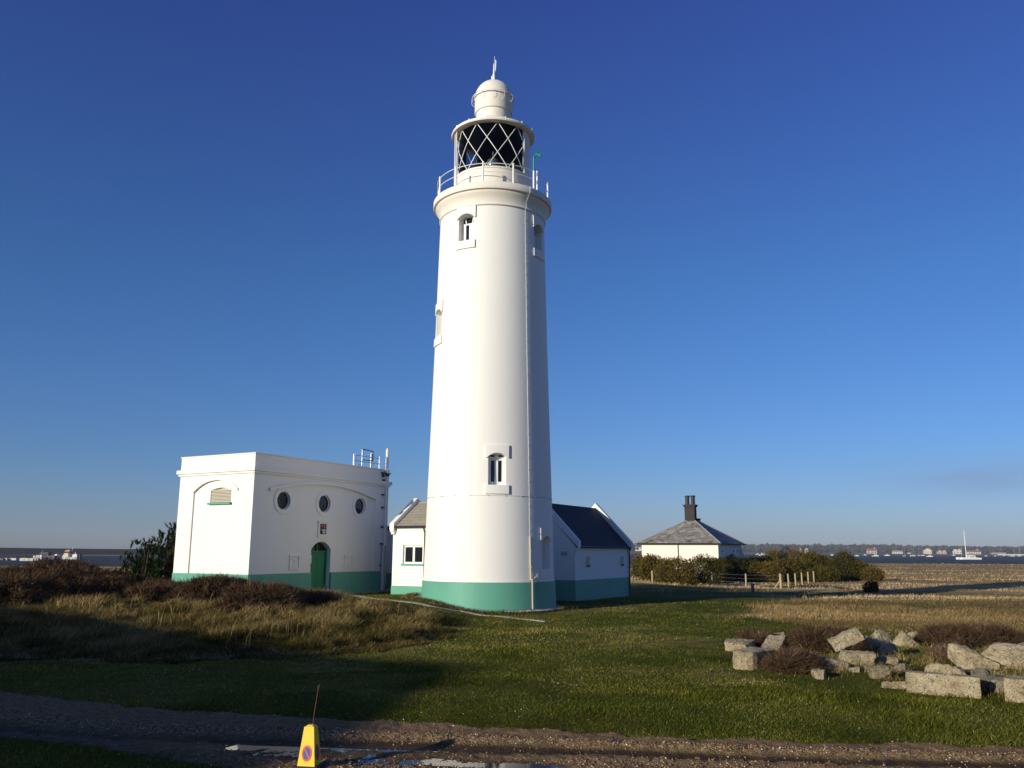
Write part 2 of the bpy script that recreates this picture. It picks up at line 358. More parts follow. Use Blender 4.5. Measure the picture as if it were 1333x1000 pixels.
t.links.new(c, b.inputs['Base Color']); b.inputs['Roughness'].default_value = .7; b.inputs['Specular IOR Level'].default_value = .06; n.bump(wv, 1.0, .8, b)
M['stonechip'] = tinted('gravel_stone', [(0, (.09, .05, .025)), (.4, (.23, .14, .07)), (.8, (.50, .36, .21)), (1, (.80, .70, .54))])
M['lawn'] = tinted('lawn_blade', [(0, (.032, .042, .004)), (.45, (.125, .140, .012)), (.75, (.25, .21, .040)), (1, (.50, .37, .15))], trans=.25)
M['tall'] = tinted('tall_dry_blade', [(0, (.030, .028, .006)), (.3, (.100, .082, .020)), (.62, (.24, .17, .055)), (1, (.52, .39, .18))], trans=.2)
M['marshgrass'] = tinted('marsh_blade', [(0, (.05, .042, .012)), (.35, (.17, .115, .042)), (.7, (.42, .285, .125)), (1, (.64, .48, .27))], trans=.2)
M['twig'] = tinted('bramble_twig', [(0, (.018, .011, .006)), (.5, (.090, .054, .030)), (.82, (.19, .12, .07)), (1, (.46, .34, .23))])
M['gorse'] = tinted('gorse_leaf', [(0, (.010, .012, .003)), (.35, (.042, .044, .009)), (.6, (.11, .088, .016)), (.8, (.16, .098, .024)), (1, (.24, .15, .045))], trans=.1)
M['pine'] = tinted('pine_needle', [(0, (.006, .014, .004)), (.6, (.022, .040, .009)), (.9, (.06, .075, .016)), (1, (.14, .11, .04))])
M['farwood'] = tinted('far_wood_leaf', [(0, (.020, .022, .014)), (.5, (.055, .050, .032)), (1, (.12, .095, .06))])
M['farland'] = plain('far_land', (.10, .09, .05), .95, 0, 0, .05, .3, .05)
M['shingle'] = plain('dark_shingle', (.040, .034, .031), .95, 0, 0, .2, .3, .1)
M['palestrip'] = plain('pale_shingle', (.30, .25, .19), .95, 0, 0, .2, .2, .1)
M['fort'] = plain('grey_fort_masonry', (.25, .23, .20), .9, 0, .03, 3, .2, .2)
M['hull'] = plain('white_hull', (.75, .75, .73), .35, var=.03)
M['hullblue'] = plain('blue_hull', (.05, .09, .2), .35, var=.05)
M['hulldark'] = plain('dark_hull', (.03, .03, .035), .5)
M['boatgrey'] = plain('grey_deck', (.30, .30, .28), .6)
M['orange'] = plain('orange_cabin_top', (.62, .22, .08), .5)
M['cream'] = plain('cream_render', (.62, .57, .45), .8, var=.05)
M['pinkren'] = plain('pinkish_render', (.45, .36, .31), .8, var=.05)
M['redroof'] = plain('red_tile_roof', (.22, .085, .055), .8)
M['greyroof'] = plain('grey_roof', (.16, .15, .15), .8)
M['farglass'] = plain('dark_window', (.03, .03, .035), .3)

# ------------------------------------------------------------ the ground
ang = np.concatenate([np.arange(-180, -44, 3.0), np.arange(-44, 44.01, .11), np.arange(47, 180, 3.0)])
rad = np.concatenate([[.05, 1, 2, 4, 6], 6*1.0135**np.arange(1, 525)]); rad = rad[rad < 6500]
A, Q = np.meshgrid(np.radians(ang), rad); GX = Q*np.sin(A); GY = Q*np.cos(A); GZ = tz(GX.ravel(), GY.ravel()).reshape(GX.shape)
nr, na = GX.shape; idx = np.arange(nr*na).reshape(nr, na)
f1 = np.stack([idx[:-1, :-1], idx[:-1, 1:], idx[1:, 1:], idx[1:, :-1]], -1).reshape(-1, 4)
f2 = np.stack([idx[:-1, -1], idx[:-1, 0], idx[1:, 0], idx[1:, -1]], -1)
F = np.concatenate([f1, f2])[:, ::-1]
DRYR = [(11.2, 44), (9.4, 37.5), (10.2, 33), (13, 29.0), (17, 27.0), (30, 24), (200, 20), (400, 700), (70, 700), (30, 75), (17, 52)]
LAWNR = [(10, 50), (17, 53), (30, 60), (30, 50), (13, 46)]
def dryness(x, y):
    d = ss(-.6, 1.2, poly_d(x, y, MOUND)+1.2*(fbm(x*.5, y*.5, 21)-.5))
    d = np.maximum(d, .95*ss(-1.2, 1.6, poly_d(x, y, DRYR)+2.0*(fbm(x*.35, y*.35, 22)-.5)))
    d = np.maximum(d, .8*ss(56, 75, y)*ss(.38, .55, fbm(x*.06, y*.14, 23)))
    d = np.maximum(d, ss(52, 62, y)*ss(0, -8, x)*.9)
    g = ss(.50, .60, fbm(x*.035+3, y*.10, 24))*ss(36, 46, y)*ss(130, 95, y)*ss(5, 14, x); d = d*(1-.42*g)
    d = np.maximum(d, .42*ss(.48, .68, fbm(x*.22, y*.3, 25))*ss(14, 17, y))
    return d
def sandy(x, y):
    s = .7*ss(.62, .69, fbm(x*.12+7, y*.36, 26))*ss(38, 44, y)*ss(8, 14, x)*ss(170, 120, y)
    s = np.maximum(s, ss(2.5, 0, np.abs(y-shore(x)+5)))
    return s
np_mesh('ground', np.stack([GX.ravel(), GY.ravel(), GZ.ravel()], 1), F, M['turf'], attrs={'dry': dryness(GX.ravel(), GY.ravel()), 'sand': sandy(GX.ravel(), GY.ravel())}, smooth=True)['kind'] = 'structure'
# sea
bm = B(); 
vv = [bm.verts.new((x, y, SEA)) for x, y in ((-9000, -9000), (9000, -9000), (9000, 9000), (-9000, 9000))]; bm.faces.new(vv)
tag(ob('sea', bm, M['sea']), kind='structure')
# gravel track with ruts and a puddle
xs = np.arange(-15, 14, .028); 
us = np.linspace(-.35, 1, 190)
yt = np.interp(xs, EDGE[:, 0], EDGE[:, 1]); yb = np.interp(xs, LOW[:, 0], LOW[:, 1])
X, U = np.meshgrid(xs, np.linspace(0, 1, 190)); Yb = yb[None, :]-.35; Yt = yt[None, :]+.3; Y = Yb+(Yt-Yb)*U
av_, bv_ = track_v(X.ravel(), Y.ravel()); av_ = av_.reshape(X.shape); bv_ = bv_.reshape(X.shape)
PUD = [(-5.6, 12.9), (-4.6, 12.45), (-3.65, 12.02), (-2.6, 11.92), (-1.82, 11.80), (-1.1, 11.74), (-.4, 11.6), (.2, 11.48), (1.2, 11.25)]
pc = np.interp(X, [p[0] for p in PUD], [p[1] for p in PUD]); off = Y-pc
scx = np.interp(X, [-8, -2, 1.5], [1.9, 1.15, .74]); an_ = av_/scx+.12*(fbm(X*.8, Y*.8, 47)-.5)
Z = .015-.02*ss(.0, .5, an_)
Z += .035*np.exp(-((an_-.85)/.2)**2)                                   # loose ridge
Z -= .055*np.exp(-((an_-1.38)/.26)**2)                                   # worn rut
Z += .02*np.exp(-((an_-1.95)/.25)**2)
Z -= .062*np.exp(-np.abs((off+.25*(fbm(X*1.5, X*0, 49)-.5))/np.interp(X, [-4, -1, 0], [.33, .36, .32]))**2.2)*ss(-4.0, -3.4, X)*ss(1.2, .3, X)
Z += .035*np.exp(-(off/.55)**2)*ss(-3.65, -4.05, X)
Z += (fbm(X*1.2, Y*1.2, 40)-.5)*.05+(fbm(X*6, Y*6, 41, 4)-.5)*.034+(fbm(X*14, Y*9, 56, 3)-.5)*.022
lo = np.clip(np.exp(-((an_-.88)/.24)**2)+.5*ss(1.75, 2.2, an_)+.35*ss(.16, .0, an_)+.6*(fbm(X*3, Y*3, 42)-.5), 0, 1)
Z += (vnoise(X*38, Y*38, 43)-.5)*.016*lo
verge = ss(0, .10, av_+.22*(fbm(X*2.2, Y*2.2, 44)-.5)*2)*ss(0, .18, bv_+.5*(fbm(X*1.1, Y*1.1, 45)-.5)*2)
Z = Z*verge-.10*(1-verge)
WATER = -.050
wet = np.clip(.9*np.exp(-((an_-1.38)/.2)**2)*ss(.3, .5, fbm(X*.7, Y*.7, 46))+.8*ss(.035, .0, Z-WATER), 0, 1)
ny, nx = X.shape; idx = np.arange(nx*ny).reshape(ny, nx); F = np.stack([idx[:-1, :-1], idx[:-1, 1:], idx[1:, 1:], idx[1:, :-1]], -1).reshape(-1, 4)
np_mesh('gravel_track', np.stack([X.ravel(), Y.ravel(), Z.ravel()], 1), F, M['gravel'], attrs={'loose': lo.ravel(), 'wet': wet.ravel(), 'moss': (np.exp(-((an_-1.3)/.25)**2)*.8+.7*ss(.9, .2, bv_)).ravel()}, smooth=True)['kind'] = 'structure'
bm = B()
pts = [(x, np.interp(x, [p[0] for p in PUD], [p[1] for p in PUD])) for x in np.linspace(-3.95, 1.3, 24)]
lo_ = [bm.verts.new((x, y-.62, WATER)) for x, y in pts]; hi_ = [bm.verts.new((x, y+.55, WATER)) for x, y in pts]
for i in range(23): bm.faces.new((lo_[i], lo_[i+1], hi_[i+1], hi_[i]))
tag(ob('puddle', bm, M['puddle']), kind='structure')
def track_z(x, y):
    j = np.clip(((x+15)/.028).astype(int), 0, nx-1); a = np.interp(x, EDGE[:, 0], EDGE[:, 1])+.3; b = np.interp(x, LOW[:, 0], LOW[:, 1])-.35
    i = np.clip(((y-b)/(a-b)*189).astype(int), 0, ny-1); return Z[i, j], lo[i, j]
# loose stones on the track
n_ = 110000; x = RNG.uniform(-10, 9, n_); y = RNG.uniform(9.5, 17.2, n_); a, b_ = track_v(x, y); k = (a > -.12) & (b_ > -.1); x = x[k]; y = y[k]
z, l = track_z(x, y); k = (RNG.random(len(x)) < .02+l*.95) & (z > -.09); x, y, z = x[k], y[k], z[k]
def scatter_stones(name, x, y, z, r, mt, squash=.7):
    base = np.array([(1, 0, 0), (0, 1, 0), (-1, 0, 0), (0, -1, 0), (0, 0, 1), (0, 0, -1)], float); fc = np.array([(0, 1, 4), (1, 2, 4), (2, 3, 4), (3, 0, 4), (1, 0, 5), (2, 1, 5), (3, 2, 5), (0, 3, 5)])
    n = len(x); V = base[None]*RNG.uniform(.6, 1.35, (n, 6, 1))*r[:, None, None]; th = RNG.uniform(0, 2*PI, n); c, s = np.cos(th)[:, None], np.sin(th)[:, None]
    V = np.stack([V[..., 0]*c-V[..., 1]*s, V[..., 0]*s+V[..., 1]*c, V[..., 2]*squash], -1)+np.stack([x, y, z+r*.3], -1)[:, None]
    F = (fc[None]+np.arange(n)[:, None, None]*6).reshape(-1, 3)
    return np_mesh(name, V.reshape(-1, 3), F, mt, attrs={'tint': np.repeat(np.clip(RNG.normal(.40, .24, n), 0, 1), 6)})
tag(scatter_stones('loose_gravel', x, y, z, RNG.uniform(.005, .017, len(x)), M['stonechip']), 'small brown and cream flint pebbles strewn over the track', 'gravel', kind='stuff')
# pale flints and shells in the turf
n_ = 230; th = RNG.uniform(-R(36), R(36), n_); q = 1/RNG.uniform(1/48, 1/11.2, n_); x, y = q*np.sin(th), q*np.cos(th); a, b_ = track_v(x, y); k = (np.minimum(a, b_) < -.02) & (poly_d(x, y, MOUND) < 0); x, y = x[k], y[k]
o = scatter_stones('white_flints', x, y, tz(x, y)+.02, RNG.uniform(.005, .015, len(x))*(.6+.02*np.hypot(x, y)), M['stonechip']); o.data.attributes['tint'].data.foreach_set('value', np.full(len(x)*6, .97, np.float32)); tag(o, 'white flints and shells scattered through the short green grass', 'pebbles', kind='stuff')

# ------------------------------------------------------------ grasses
def blades(name, x, y, z, h, wd, tint, mt, lean=.35, wind=(.25, .1)):
    n = len(x); th = RNG.uniform(0, 2*PI, n); dx, dy = np.cos(th)*wd/2, np.sin(th)*wd/2
    lx = RNG.normal(0, lean, n)*h+wind[0]*h; ly = RNG.normal(0, lean, n)*h+wind[1]*h
    P = np.stack([np.stack([x-dx, y-dy, z], 1), np.stack([x+dx, y+dy, z], 1), np.stack([x+dx*.7+lx*.35, y+dy*.7+ly*.35, z+h*.6], 1), np.stack([x-dx*.7+lx*.35, y-dy*.7+ly*.35, z+h*.6], 1), np.stack([x+lx, y+ly, z+h], 1)], 1)
    V = P.reshape(-1, 3); b5 = np.arange(n)*5
    T = np.concatenate([np.stack([b5, b5+1, b5+2], 1), np.stack([b5, b5+2, b5+3], 1), np.stack([b5+3, b5+2, b5+4], 1)])
    return np_mesh(name, V, T, mt, attrs={'tint': np.repeat(np.clip(tint, 0, 1), 5)})
BLOCKED = []   # footprints kept free of grass: (cx, cy, r)
def polar(n, r0, r1, a0=-37, a1=37):
    th = np.radians(RNG.uniform(a0, a1, n)); q = 1/RNG.uniform(1/r1, 1/r0, n); return q*np.sin(th), q*np.cos(th)
OG = np.array([-11.72, 39.2]); DA = R(29.5); DV = np.array([math.sin(DA), math.cos(DA)]); EV = np.array([-math.cos(DA), math.sin(DA)])
PATHS = []
def pathline(pts, wds):
    P = [GP(*p) for p in pts]; return [(p.x, p.y) for p in P], wds
PATHS.append(pathline([(712, 810), (660, 803.5), (600, 796), (560, 789.5), (500, 781), (455, 775.5), (418, 774)], [.22, .26, .28, .3, .32, .4, .5]))
PATHS.append(pathline([(412, 774.5), (440, 773), (470, 771.5), (504, 769), (508, 765)], [.9, 1.0, 1.0, 1.0, 1.2]))
def path_dist(x, y):
    d = np.full(np.shape(x), 1e9)
    for P, W in PATHS:
        for i in range(len(P)-1):
            (x0, y0), (x1, y1) = P[i], P[i+1]; dx, dy = x1-x0, y1-y0; t = np.clip(((x-x0)*dx+(y-y0)*dy)/(dx*dx+dy*dy), 0, 1)
            d = np.minimum(d, np.hypot(x-x0-t*dx, y-y0-t*dy)-(W[i]+(W[i+1]-W[i])*t)/2)
    return d
TX, TY = -1.04, 41.35
def clear(x, y):
    k = np.hypot(x-TX, y-TY) > 3.75
    k &= path_dist(x, y) > .02
    px_, py_ = x-OG[0], y-OG[1]; lx, ly = px_*DV[0]+py_*DV[1], px_*EV[0]+py_*EV[1]; k &= ~((lx > -.05) & (lx < 10) & (ly > -.05) & (ly < 5))
    return k
x, y = polar(420000, 11, 50); a, b_ = track_v(x, y); e_ = np.minimum(a, b_); d = poly_d(x, y, MOUND); dr = poly_d(x, y, DRYR)
k = (e_ < .12*RNG.random(len(x))-.02) & clear(x, y) & (d < .3); x, y = x[k], y[k]; r = np.hypot(x, y); dn = dryness(x, y)
pt = fbm(x*.8, y*.8, 30); tall = .65+.9*ss(.45, .8, fbm(x*.6, y*.6, 31))
h = RNG.uniform(.015, .050, len(x))*tall*(1+.02*r)
yel = np.maximum(ss(.42, .62, fbm(x*.16+4, y*.10, 37))*ss(13.5, 17, y), .9*ss(3.2, 1.0, np.hypot((x-2.0)/1.7, y-19)+2.2*(fbm(x*.8, y*.8, 53)-.5)))
t_ = .26+.7*(pt-.45)+.35*dn*RNG.random(len(x))+.42*yel*RNG.random(len(x))-.25*ss(.52, .66, fbm(x*.3, y*.2, 54))+RNG.normal(0, .17, len(x))+.45*(RNG.random(len(x)) < .07)
tag(blades('lawn_grass', x, y, tz(x, y)-.005, h, .0022+.00050*r, t_, M['lawn'], .6), 'short green turf between the track and the lighthouse', 'grass', kind='stuff')
x, y = polar(420000, 19, 48, -40, 4); d = poly_d(x, y, MOUND)+.9*(fbm(x*.9, y*.9, 32)-.5); k = (d > 0) & clear(x, y); x, y, d = x[k], y[k], d[k]
r = np.hypot(x, y); cl_ = fbm(x*1.1, y*1.1, 33); h = (.07+.36*ss(.3, .72, cl_)*RNG.uniform(.3, 1.25, len(x)))*(.4+.6*ss(0, 1.6, d))*(.75+.25*ss(24, 32, y))
t_ = .26+1.3*(cl_-.47)+.22*ss(24, 33, y)+.5*(fbm(x*.35, y*.35, 38)-.5)+RNG.normal(0, .22, len(x))-.2*ss(1.2, 0, d)-.3*ss(.5, .62, fbm(x*.9+5, y*.9, 55))
tag(blades('tall_dry_grass', x, y, tz(x, y)-.01, h, .003+.00042*r, t_, M['tall'], .55, (.28, .12)), 'tall bleached grass on the low bank in front of the buildings', 'grass', kind='stuff')
# upright dead stalks standing in the bank
x, y = polar(700, 21, 42, -36, 1); k = (poly_d(x, y, MOUND) > 1.6) & (fbm(x*.6, y*.6, 34) > .5); x, y = x[k], y[k]; r = np.hypot(x, y)
tag(blades('dead_stalks', x, y, tz(x, y), RNG.uniform(.3, .75, len(x)), .003+.0003*r, RNG.uniform(.6, 1, len(x)), M['tall'], .16, (.1, .05)), 'pale dead stalks rising out of the tall grass bank', 'stalks', kind='stuff')
x, y = polar(900000, 16, 390, -40, 42); dn = dryness(x, y)*np.where((y < 52) & (poly_d(x, y, DRYR) < -1.0), 0, 1); k = (dn+RNG.normal(0, .15, len(x)) > .55) & (y < shore(x)-4) & (poly_d(x, y, MOUND) < -.5) & clear(x, y) & (sandy(x, y) < .5)
x, y = x[k], y[k]; r = np.hypot(x, y); cl_ = fbm(x*.5, y*.5, 35)
h = RNG.uniform(.02, .12, len(x))*(.5+1.3*ss(.35, .7, cl_))*np.clip(1+.004*r, 1, 1.8); t_ = .47+1.9*(fbm(x*.03, y*.11, 36, 5)-.48)+.5*(cl_-.5)+RNG.normal(0, 1, len(x))*np.interp(r, [20, 60, 120], [.15, .09, .05])
tag(blades('marsh_grass', x, y, tz(x, y)-.01, h, .004+.00042*r, t_+.12*ss(60, 140, r), M['marshgrass'], .5), 'dry golden marsh grass reaching from the lighthouse to the water', 'grass', kind='stuff')

# rough grass growing up between the dumped blocks
HEAP = [(5.6, 24.5), (6.2, 19.6), (7.2, 18.0), (8.4, 16.0), (10.5, 15.0), (14, 17), (14, 27), (9, 28)]
x, y = polar(60000, 14, 29, 12, 38); d = poly_d(x, y, HEAP)+1.4*(fbm(x*1.3, y*1.3, 39)-.5); k = d > 0; x, y, d = x[k], y[k], d[k]; r = np.hypot(x, y); cl_ = fbm(x*1.5, y*1.5, 48)
k = RNG.random(len(x)) < .25+1.2*(cl_-.3); x, y, r, cl_, d = x[k], y[k], r[k], cl_[k], d[k]
tag(blades('rough_grass', x, y, tz(x, y)-.01, (.03+.22*ss(.38, .75, cl_)*RNG.uniform(.3, 1.2, len(x)))*ss(-.1, .7, d), .003+.00042*r, .38+1.1*(cl_-.5)+RNG.normal(0, .22, len(x)), M['tall'], .6, (.25, .1)), 'rough brown and green grass growing among the dumped stone blocks', 'grass', kind='stuff')
th = RNG.uniform(0, 2*PI, 9000); rr0 = 3.55+np.abs(RNG.normal(0, .22, 9000)); x, y = TX+rr0*np.sin(th), TY+rr0*np.cos(th); k = (fbm(th*3.1, rr0*2, 52) > .5); x, y = x[k], y[k]
tag(blades('foot_weeds', x, y, tz(x, y)+.02, RNG.uniform(.04, .20, len(x)), np.full(len(x), .018), .35+RNG.normal(0, .2, len(x)), M['tall'], .6), 'scruffy weeds growing round the footing of the lighthouse', 'weeds', kind='stuff')
# ------------------------------------------------------------ paths and apron
bm = B()
for P, W in PATHS:
    q = []
    for i in range(len(P)-1):
        for s in range(8): t = s/8; q.append((P[i][0]+(P[i+1][0]-P[i][0])*t, P[i][1]+(P[i+1][1]-P[i][1])*t, W[i]+(W[i+1]-W[i])*t))
    q.append((*P[-1], W[-1])); prev = None
    for i, (x, y, wd) in enumerate(q):
        j = min(i+1, len(q)-1); h_ = max(i-1, 0); dx, dy = q[j][0]-q[h_][0], q[j][1]-q[h_][1]; l_ = math.hypot(dx, dy); nx_, ny_ = -dy/l_*wd/2, dx/l_*wd/2
        e1 = .04*(random.random()-.5); z0 = tzs(x, y)+.03
        cur = [bm.verts.new((x+nx_*(1+e1), y+ny_*(1+e1), z0)), bm.verts.new((x-nx_, y-ny_, z0)), bm.verts.new((x+nx_, y+ny_, z0-.14)), bm.verts.new((x-nx_, y-ny_, z0-.14))]
        if prev:
            bm.faces.new((prev[0], prev[1], cur[1], cur[0])); bm.faces.new((prev[2], prev[0], cur[0], cur[2])); bm.faces.new((prev[1], prev[3], cur[3], cur[1]))
        prev = cur
bmesh.ops.recalc_face_normals(bm, faces=bm.faces[:]); tag(ob('concrete_path', bm, M['conc']), kind='structure')

# ------------------------------------------------------------ lighthouse
LH = empty('lighthouse', (TX, TY, 0), 0, 'tall white round lighthouse with green base and black glazed lantern room', 'lighthouse')
bm = lathe(B(), [(0, 1.25), (3.085, 1.25), (3.065, 1.4), (2.955, 5.72), (2.94, 6.2), (2.77, 12.6), (2.665, 17.4), (2.63, 18.9), (0, 18.9)], 320)
wall = ob('tower_wall', bm, M['white'], LH)
WINS = [(-27.3, 17.16, 18.36, 18.52, .80, 2.66, 'upper'), (60.5, 17.05, 18.2, 18.38, .80, 2.66, 'upper'), (-67.0, 12.72, 13.95, 14.1, .80, 2.77, 'mid'), (7.75, 5.50, 6.78, 6.93, .79, 2.95, 'low'), (60.5, 1.82, 3.12, 3.28, .79, 3.03, 'blind')]
def rotp(th):
    s, c = math.sin(R(th)), math.cos(R(th))
    return lambda a, r, z: (r*s+a*c, -r*c+a*s, z)     # a: across (to the right), r: outwards
cuts = []
for th, z0, zs, zc, wd, rr, kd in WINS:
    f = rotp(th); cuts.append(prism(B(), arch(wd, z0, zs, zc), lambda a, z, f=f, rr=rr: f(a, rr-.42, z), lambda a, z, f=f, rr=rr: f(a*1.06, rr+.5, z)))
cut(wall, cuts)
for th, z0, zs, zc, wd, rr, kd in WINS:
    f = rotp(th)
    # frame filling the back of the recess
    bm = B(); fr = rr-.36; ar = arch(wd-.004, z0+.001, zs, zc-.003); fwid = .06
    P3 = lambda r: (lambda a, z: f(a, r, z))
    inner = [(max(-wd/2+fwid, min(wd/2-fwid, a)), min(max(z, z0+fwid+.02), zc-fwid) if abs(a) < wd/2-fwid else min(max(z, z0+fwid+.02), zs-fwid*.3)) for a, z in ar]
    if kd == 'blind':
        prism(bm, ar, P3(rr-.41), P3(rr-.35)); fo = ob('window', bm, M['white'], LH); tag(fo, label='blind window recess plastered over')
    else:
        strip(bm, inner+inner[:1], ar+ar[:1], P3(fr-.05), P3(fr+.03))
        if kd == 'upper':
            box0 = [(.0, z0+.06), (.34, z0+.06), (.34, zs-.27), (.0, zs-.27)]
            for a0 in (0.0,): prism(bm, [(a+a0, z) for a, z in box0], P3(fr-.04), P3(fr+.02))
            zt = zs-.28; prism(bm, [(-wd/2+.05, zt), (wd/2-.05, zt), (wd/2-.05, zt+.07), (-wd/2+.05, zt+.07)], P3(fr-.04), P3(fr+.025))
            for a0 in (-.17, .17): prism(bm, [(a0-.02, zt+.06), (a0+.02, zt+.06), (a0*1.25+.02, zc-.09), (a0*1.25-.02, zc-.09)], P3(fr-.04), P3(fr+.018))
            for a0 in (-.27, .27): prism(bm, [(a0-.08, z0+.08), (a0+.08, z0+.08), (a0+.08, zt), (a0-.08, zt)], P3(fr-.04), P3(fr+.01))
        else:
            prism(bm, [(-.075, z0+.06), (.075, z0+.06), (.075, zc-.07), (-.075, zc-.07)], P3(fr-.04), P3(fr+.03))
            prism(bm, [(-wd/2+.05, zs-.16), (wd/2-.05, zs-.16), (wd/2-.05, zs-.0), (-wd/2+.05, zs-.0)], P3(fr-.04), P3(fr+.02))
            for a0 in (-.30, .30): prism(bm, [(a0-.05, z0+.06), (a0+.05, z0+.06), (a0+.05, zs), (a0-.05, zs)], P3(fr-.04), P3(fr+.015))
            prism(bm, [(-wd/2+.05, z0+.04), (wd/2-.05, z0+.04), (wd/2-.05, z0+.16), (-wd/2+.05, z0+.16)], P3(fr-.04), P3(fr+.02))
        fo = ob('window', bm, M['trim'], LH)
        bm = B(); prism(bm, ar, P3(fr-.058), P3(fr-.045)); ob('pane', bm, M['glass'], fo)
    # hood block over the opening and sill block under it, both following the curved wall
    hw = .52
    def curved(bm, lowf, hi, n=16):
        xs_ = [-hw+2*hw*i/n for i in range(n+1)]; rs = lambda a, z: math.sqrt(max(.01, (rr+(6.1-z)*0)**2-a*a))
        st = []
        for a in xs_:
            lo_z = lowf(a); col_ = []
            for pr in (-.10, .075):
                for z in (lo_z, hi):
                    rz_ = np.interp(z, [1.4, 5.72, 6.2, 12.6, 17.4, 18.9], [3.065, 2.955, 2.94, 2.77, 2.665, 2.63]); ro = rz_+pr
                    tt = a/rz_; s2, c2 = math.sin(tt)*ro, math.cos(tt)*ro
                    col_.append(bm.verts.new(f(s2, c2, z)))
            st.append(col_)
        for i in range(n):
            p, q = st[i], st[i+1]
            for a_, b2 in ((0, 1), (1, 3), (3, 2), (2, 0)): bm.faces.new((p[a_], p[b2], q[b2], q[a_]))
        bm.faces.new((st[0][0], st[0][1], st[0][3], st[0][2])); bm.faces.new((st[-1][0], st[-1][2], st[-1][3], st[-1][1]))
        bmesh.ops.recalc_face_normals(bm, faces=bm.faces[:]); return bm
    h_ = zc-zs+.0; rad_ = (wd*wd/4+h_*h_)/(2*h_); ccz = zc-rad_
    lowf = lambda a: (ccz+math.sqrt(rad_**2-a*a)+.004) if abs(a) < wd/2 else zs-.06
    ob('hood', curved(B(), lowf, zc+.36), M['white'], fo); ob('sill', curved(B(), lambda a: z0-.40, z0-.004), M['white'], fo)
ob('base_band', lathe(B(), [(0, -.6), (3.17, -.6), (3.165, 0), (3.115, 1.245), (3.08, 1.255), (0, 1.255)], 200), M['green'], LH)
# cornice and gallery deck
corn = [(2.60, 18.86), (2.665, 18.87), (2.70, 18.92), (2.665, 18.97), (2.67, 19.05), (2.70, 19.2), (2.76, 19.33), (2.84, 19.45), (2.885, 19.53), (2.885, 19.57), (2.93, 19.58), (2.995, 19.60), (3.01, 19.64), (3.01, 19.90), (2.97, 19.95), (0, 19.97), (0, 18.86)]
ob('gallery_cornice', lathe(B(), corn, 200), M['white_old'], LH, smooth=50)
# lantern room
ln = ob('lantern_wall', lathe(B(), [(1.5, 19.96), (1.93, 19.96), (1.93, 21.10), (1.97, 21.14), (1.97, 21.21), (1.5, 21.22)], 120), M['white_old'], LH, smooth=40)
gl_ = ob('lantern_glazing', lathe(B(), [(1.80, 21.2), (1.80, 23.62)], 90, -150, 58), M['clear'], LH, smooth=60)
bars = B()
for k in range(-3, 4):
    th0 = -58.6+33.5*(k+1)
    for sg in (-1, 1):
        for seg in range(3):
            pts = []
            for i in range(5):
                f_ = (seg+i/4)/3; th = th0+sg*f_*1.5*33.5; z = 23.62-f_*(23.62-21.22)
                if th > 57.2 or th < -150: continue
                r_ = 1.835; pts.append((r_*math.sin(R(th)), -r_*math.cos(R(th)), z))
            if len(pts) > 1: tube(bars, pts, .021, 6)
for (tha, za, thb, zb) in ((56.9, 21.22, 56.9, 23.62),): tube(bars, [(1.84*math.sin(R(tha)), -1.84*math.cos(R(tha)), za), (1.84*math.sin(R(thb)), -1.84*math.cos(R(thb)), zb)], .03, 6)
ob('glazing_bar_lattice', bars, M['trim'], gl_)
ob('lantern_back_panel', lathe(B(), [(1.80, 21.2), (1.90, 21.2), (1.90, 23.62), (1.80, 23.62)], 60, 57.5, 210, closed=True), M['white_old'], LH)
ob('lantern_lining', lathe(B(), [(1.77, 21.22), (1.79, 21.22), (1.79, 23.60), (1.77, 23.60)], 60, 59, 208, closed=True), M['black'], LH)
ob('lantern_floor', lathe(B(), [(0, 21.215), (1.52, 21.215)], 48), M['black'], LH); ob('lantern_ceiling', lathe(B(), [(0, 23.60), (1.78, 23.60)], 48), M['black'], LH)
bm = B(); lathe(bm, [(0, 21.3), (.30, 21.3), (.22, 21.5), (.12, 21.55), (.12, 21.8), (.28, 21.85), (.34, 22.0), (.36, 22.2), (.30, 22.4), (.14, 22.52), (.05, 22.56), (.05, 22.9), (0, 22.9)], 24); ob('lamp_optic', bm, plain('lens_glass', (.35, .40, .40), .12, .5), LH, smooth=30)
bm = B(); tube(bm, [(-.9, -.2, 21.22), (-.9, -.2, 22.1)], .16, 12); tube(bm, [(-.35, -.1, 21.9), (-.9, -.2, 22.15), (-1.1, -.2, 21.9)], .05, 8); ob('lamp_changer', bm, M['iron'], LH)
# extra stanchions outside the glazing
bm = B()
for th in (-73, -66):
    s, c = math.sin(R(th))*2.02, -math.cos(R(th))*2.02; tube(bm, [(s, c, 19.96), (s, c, 23.6)], .026, 8)
    for z in (20.6, 21.8, 23.0): tube(bm, [(s*.93, c*.93, z), (s, c, z)], .02, 6)
ob('window_cleaning_ladder', bm, M['trim'], LH)
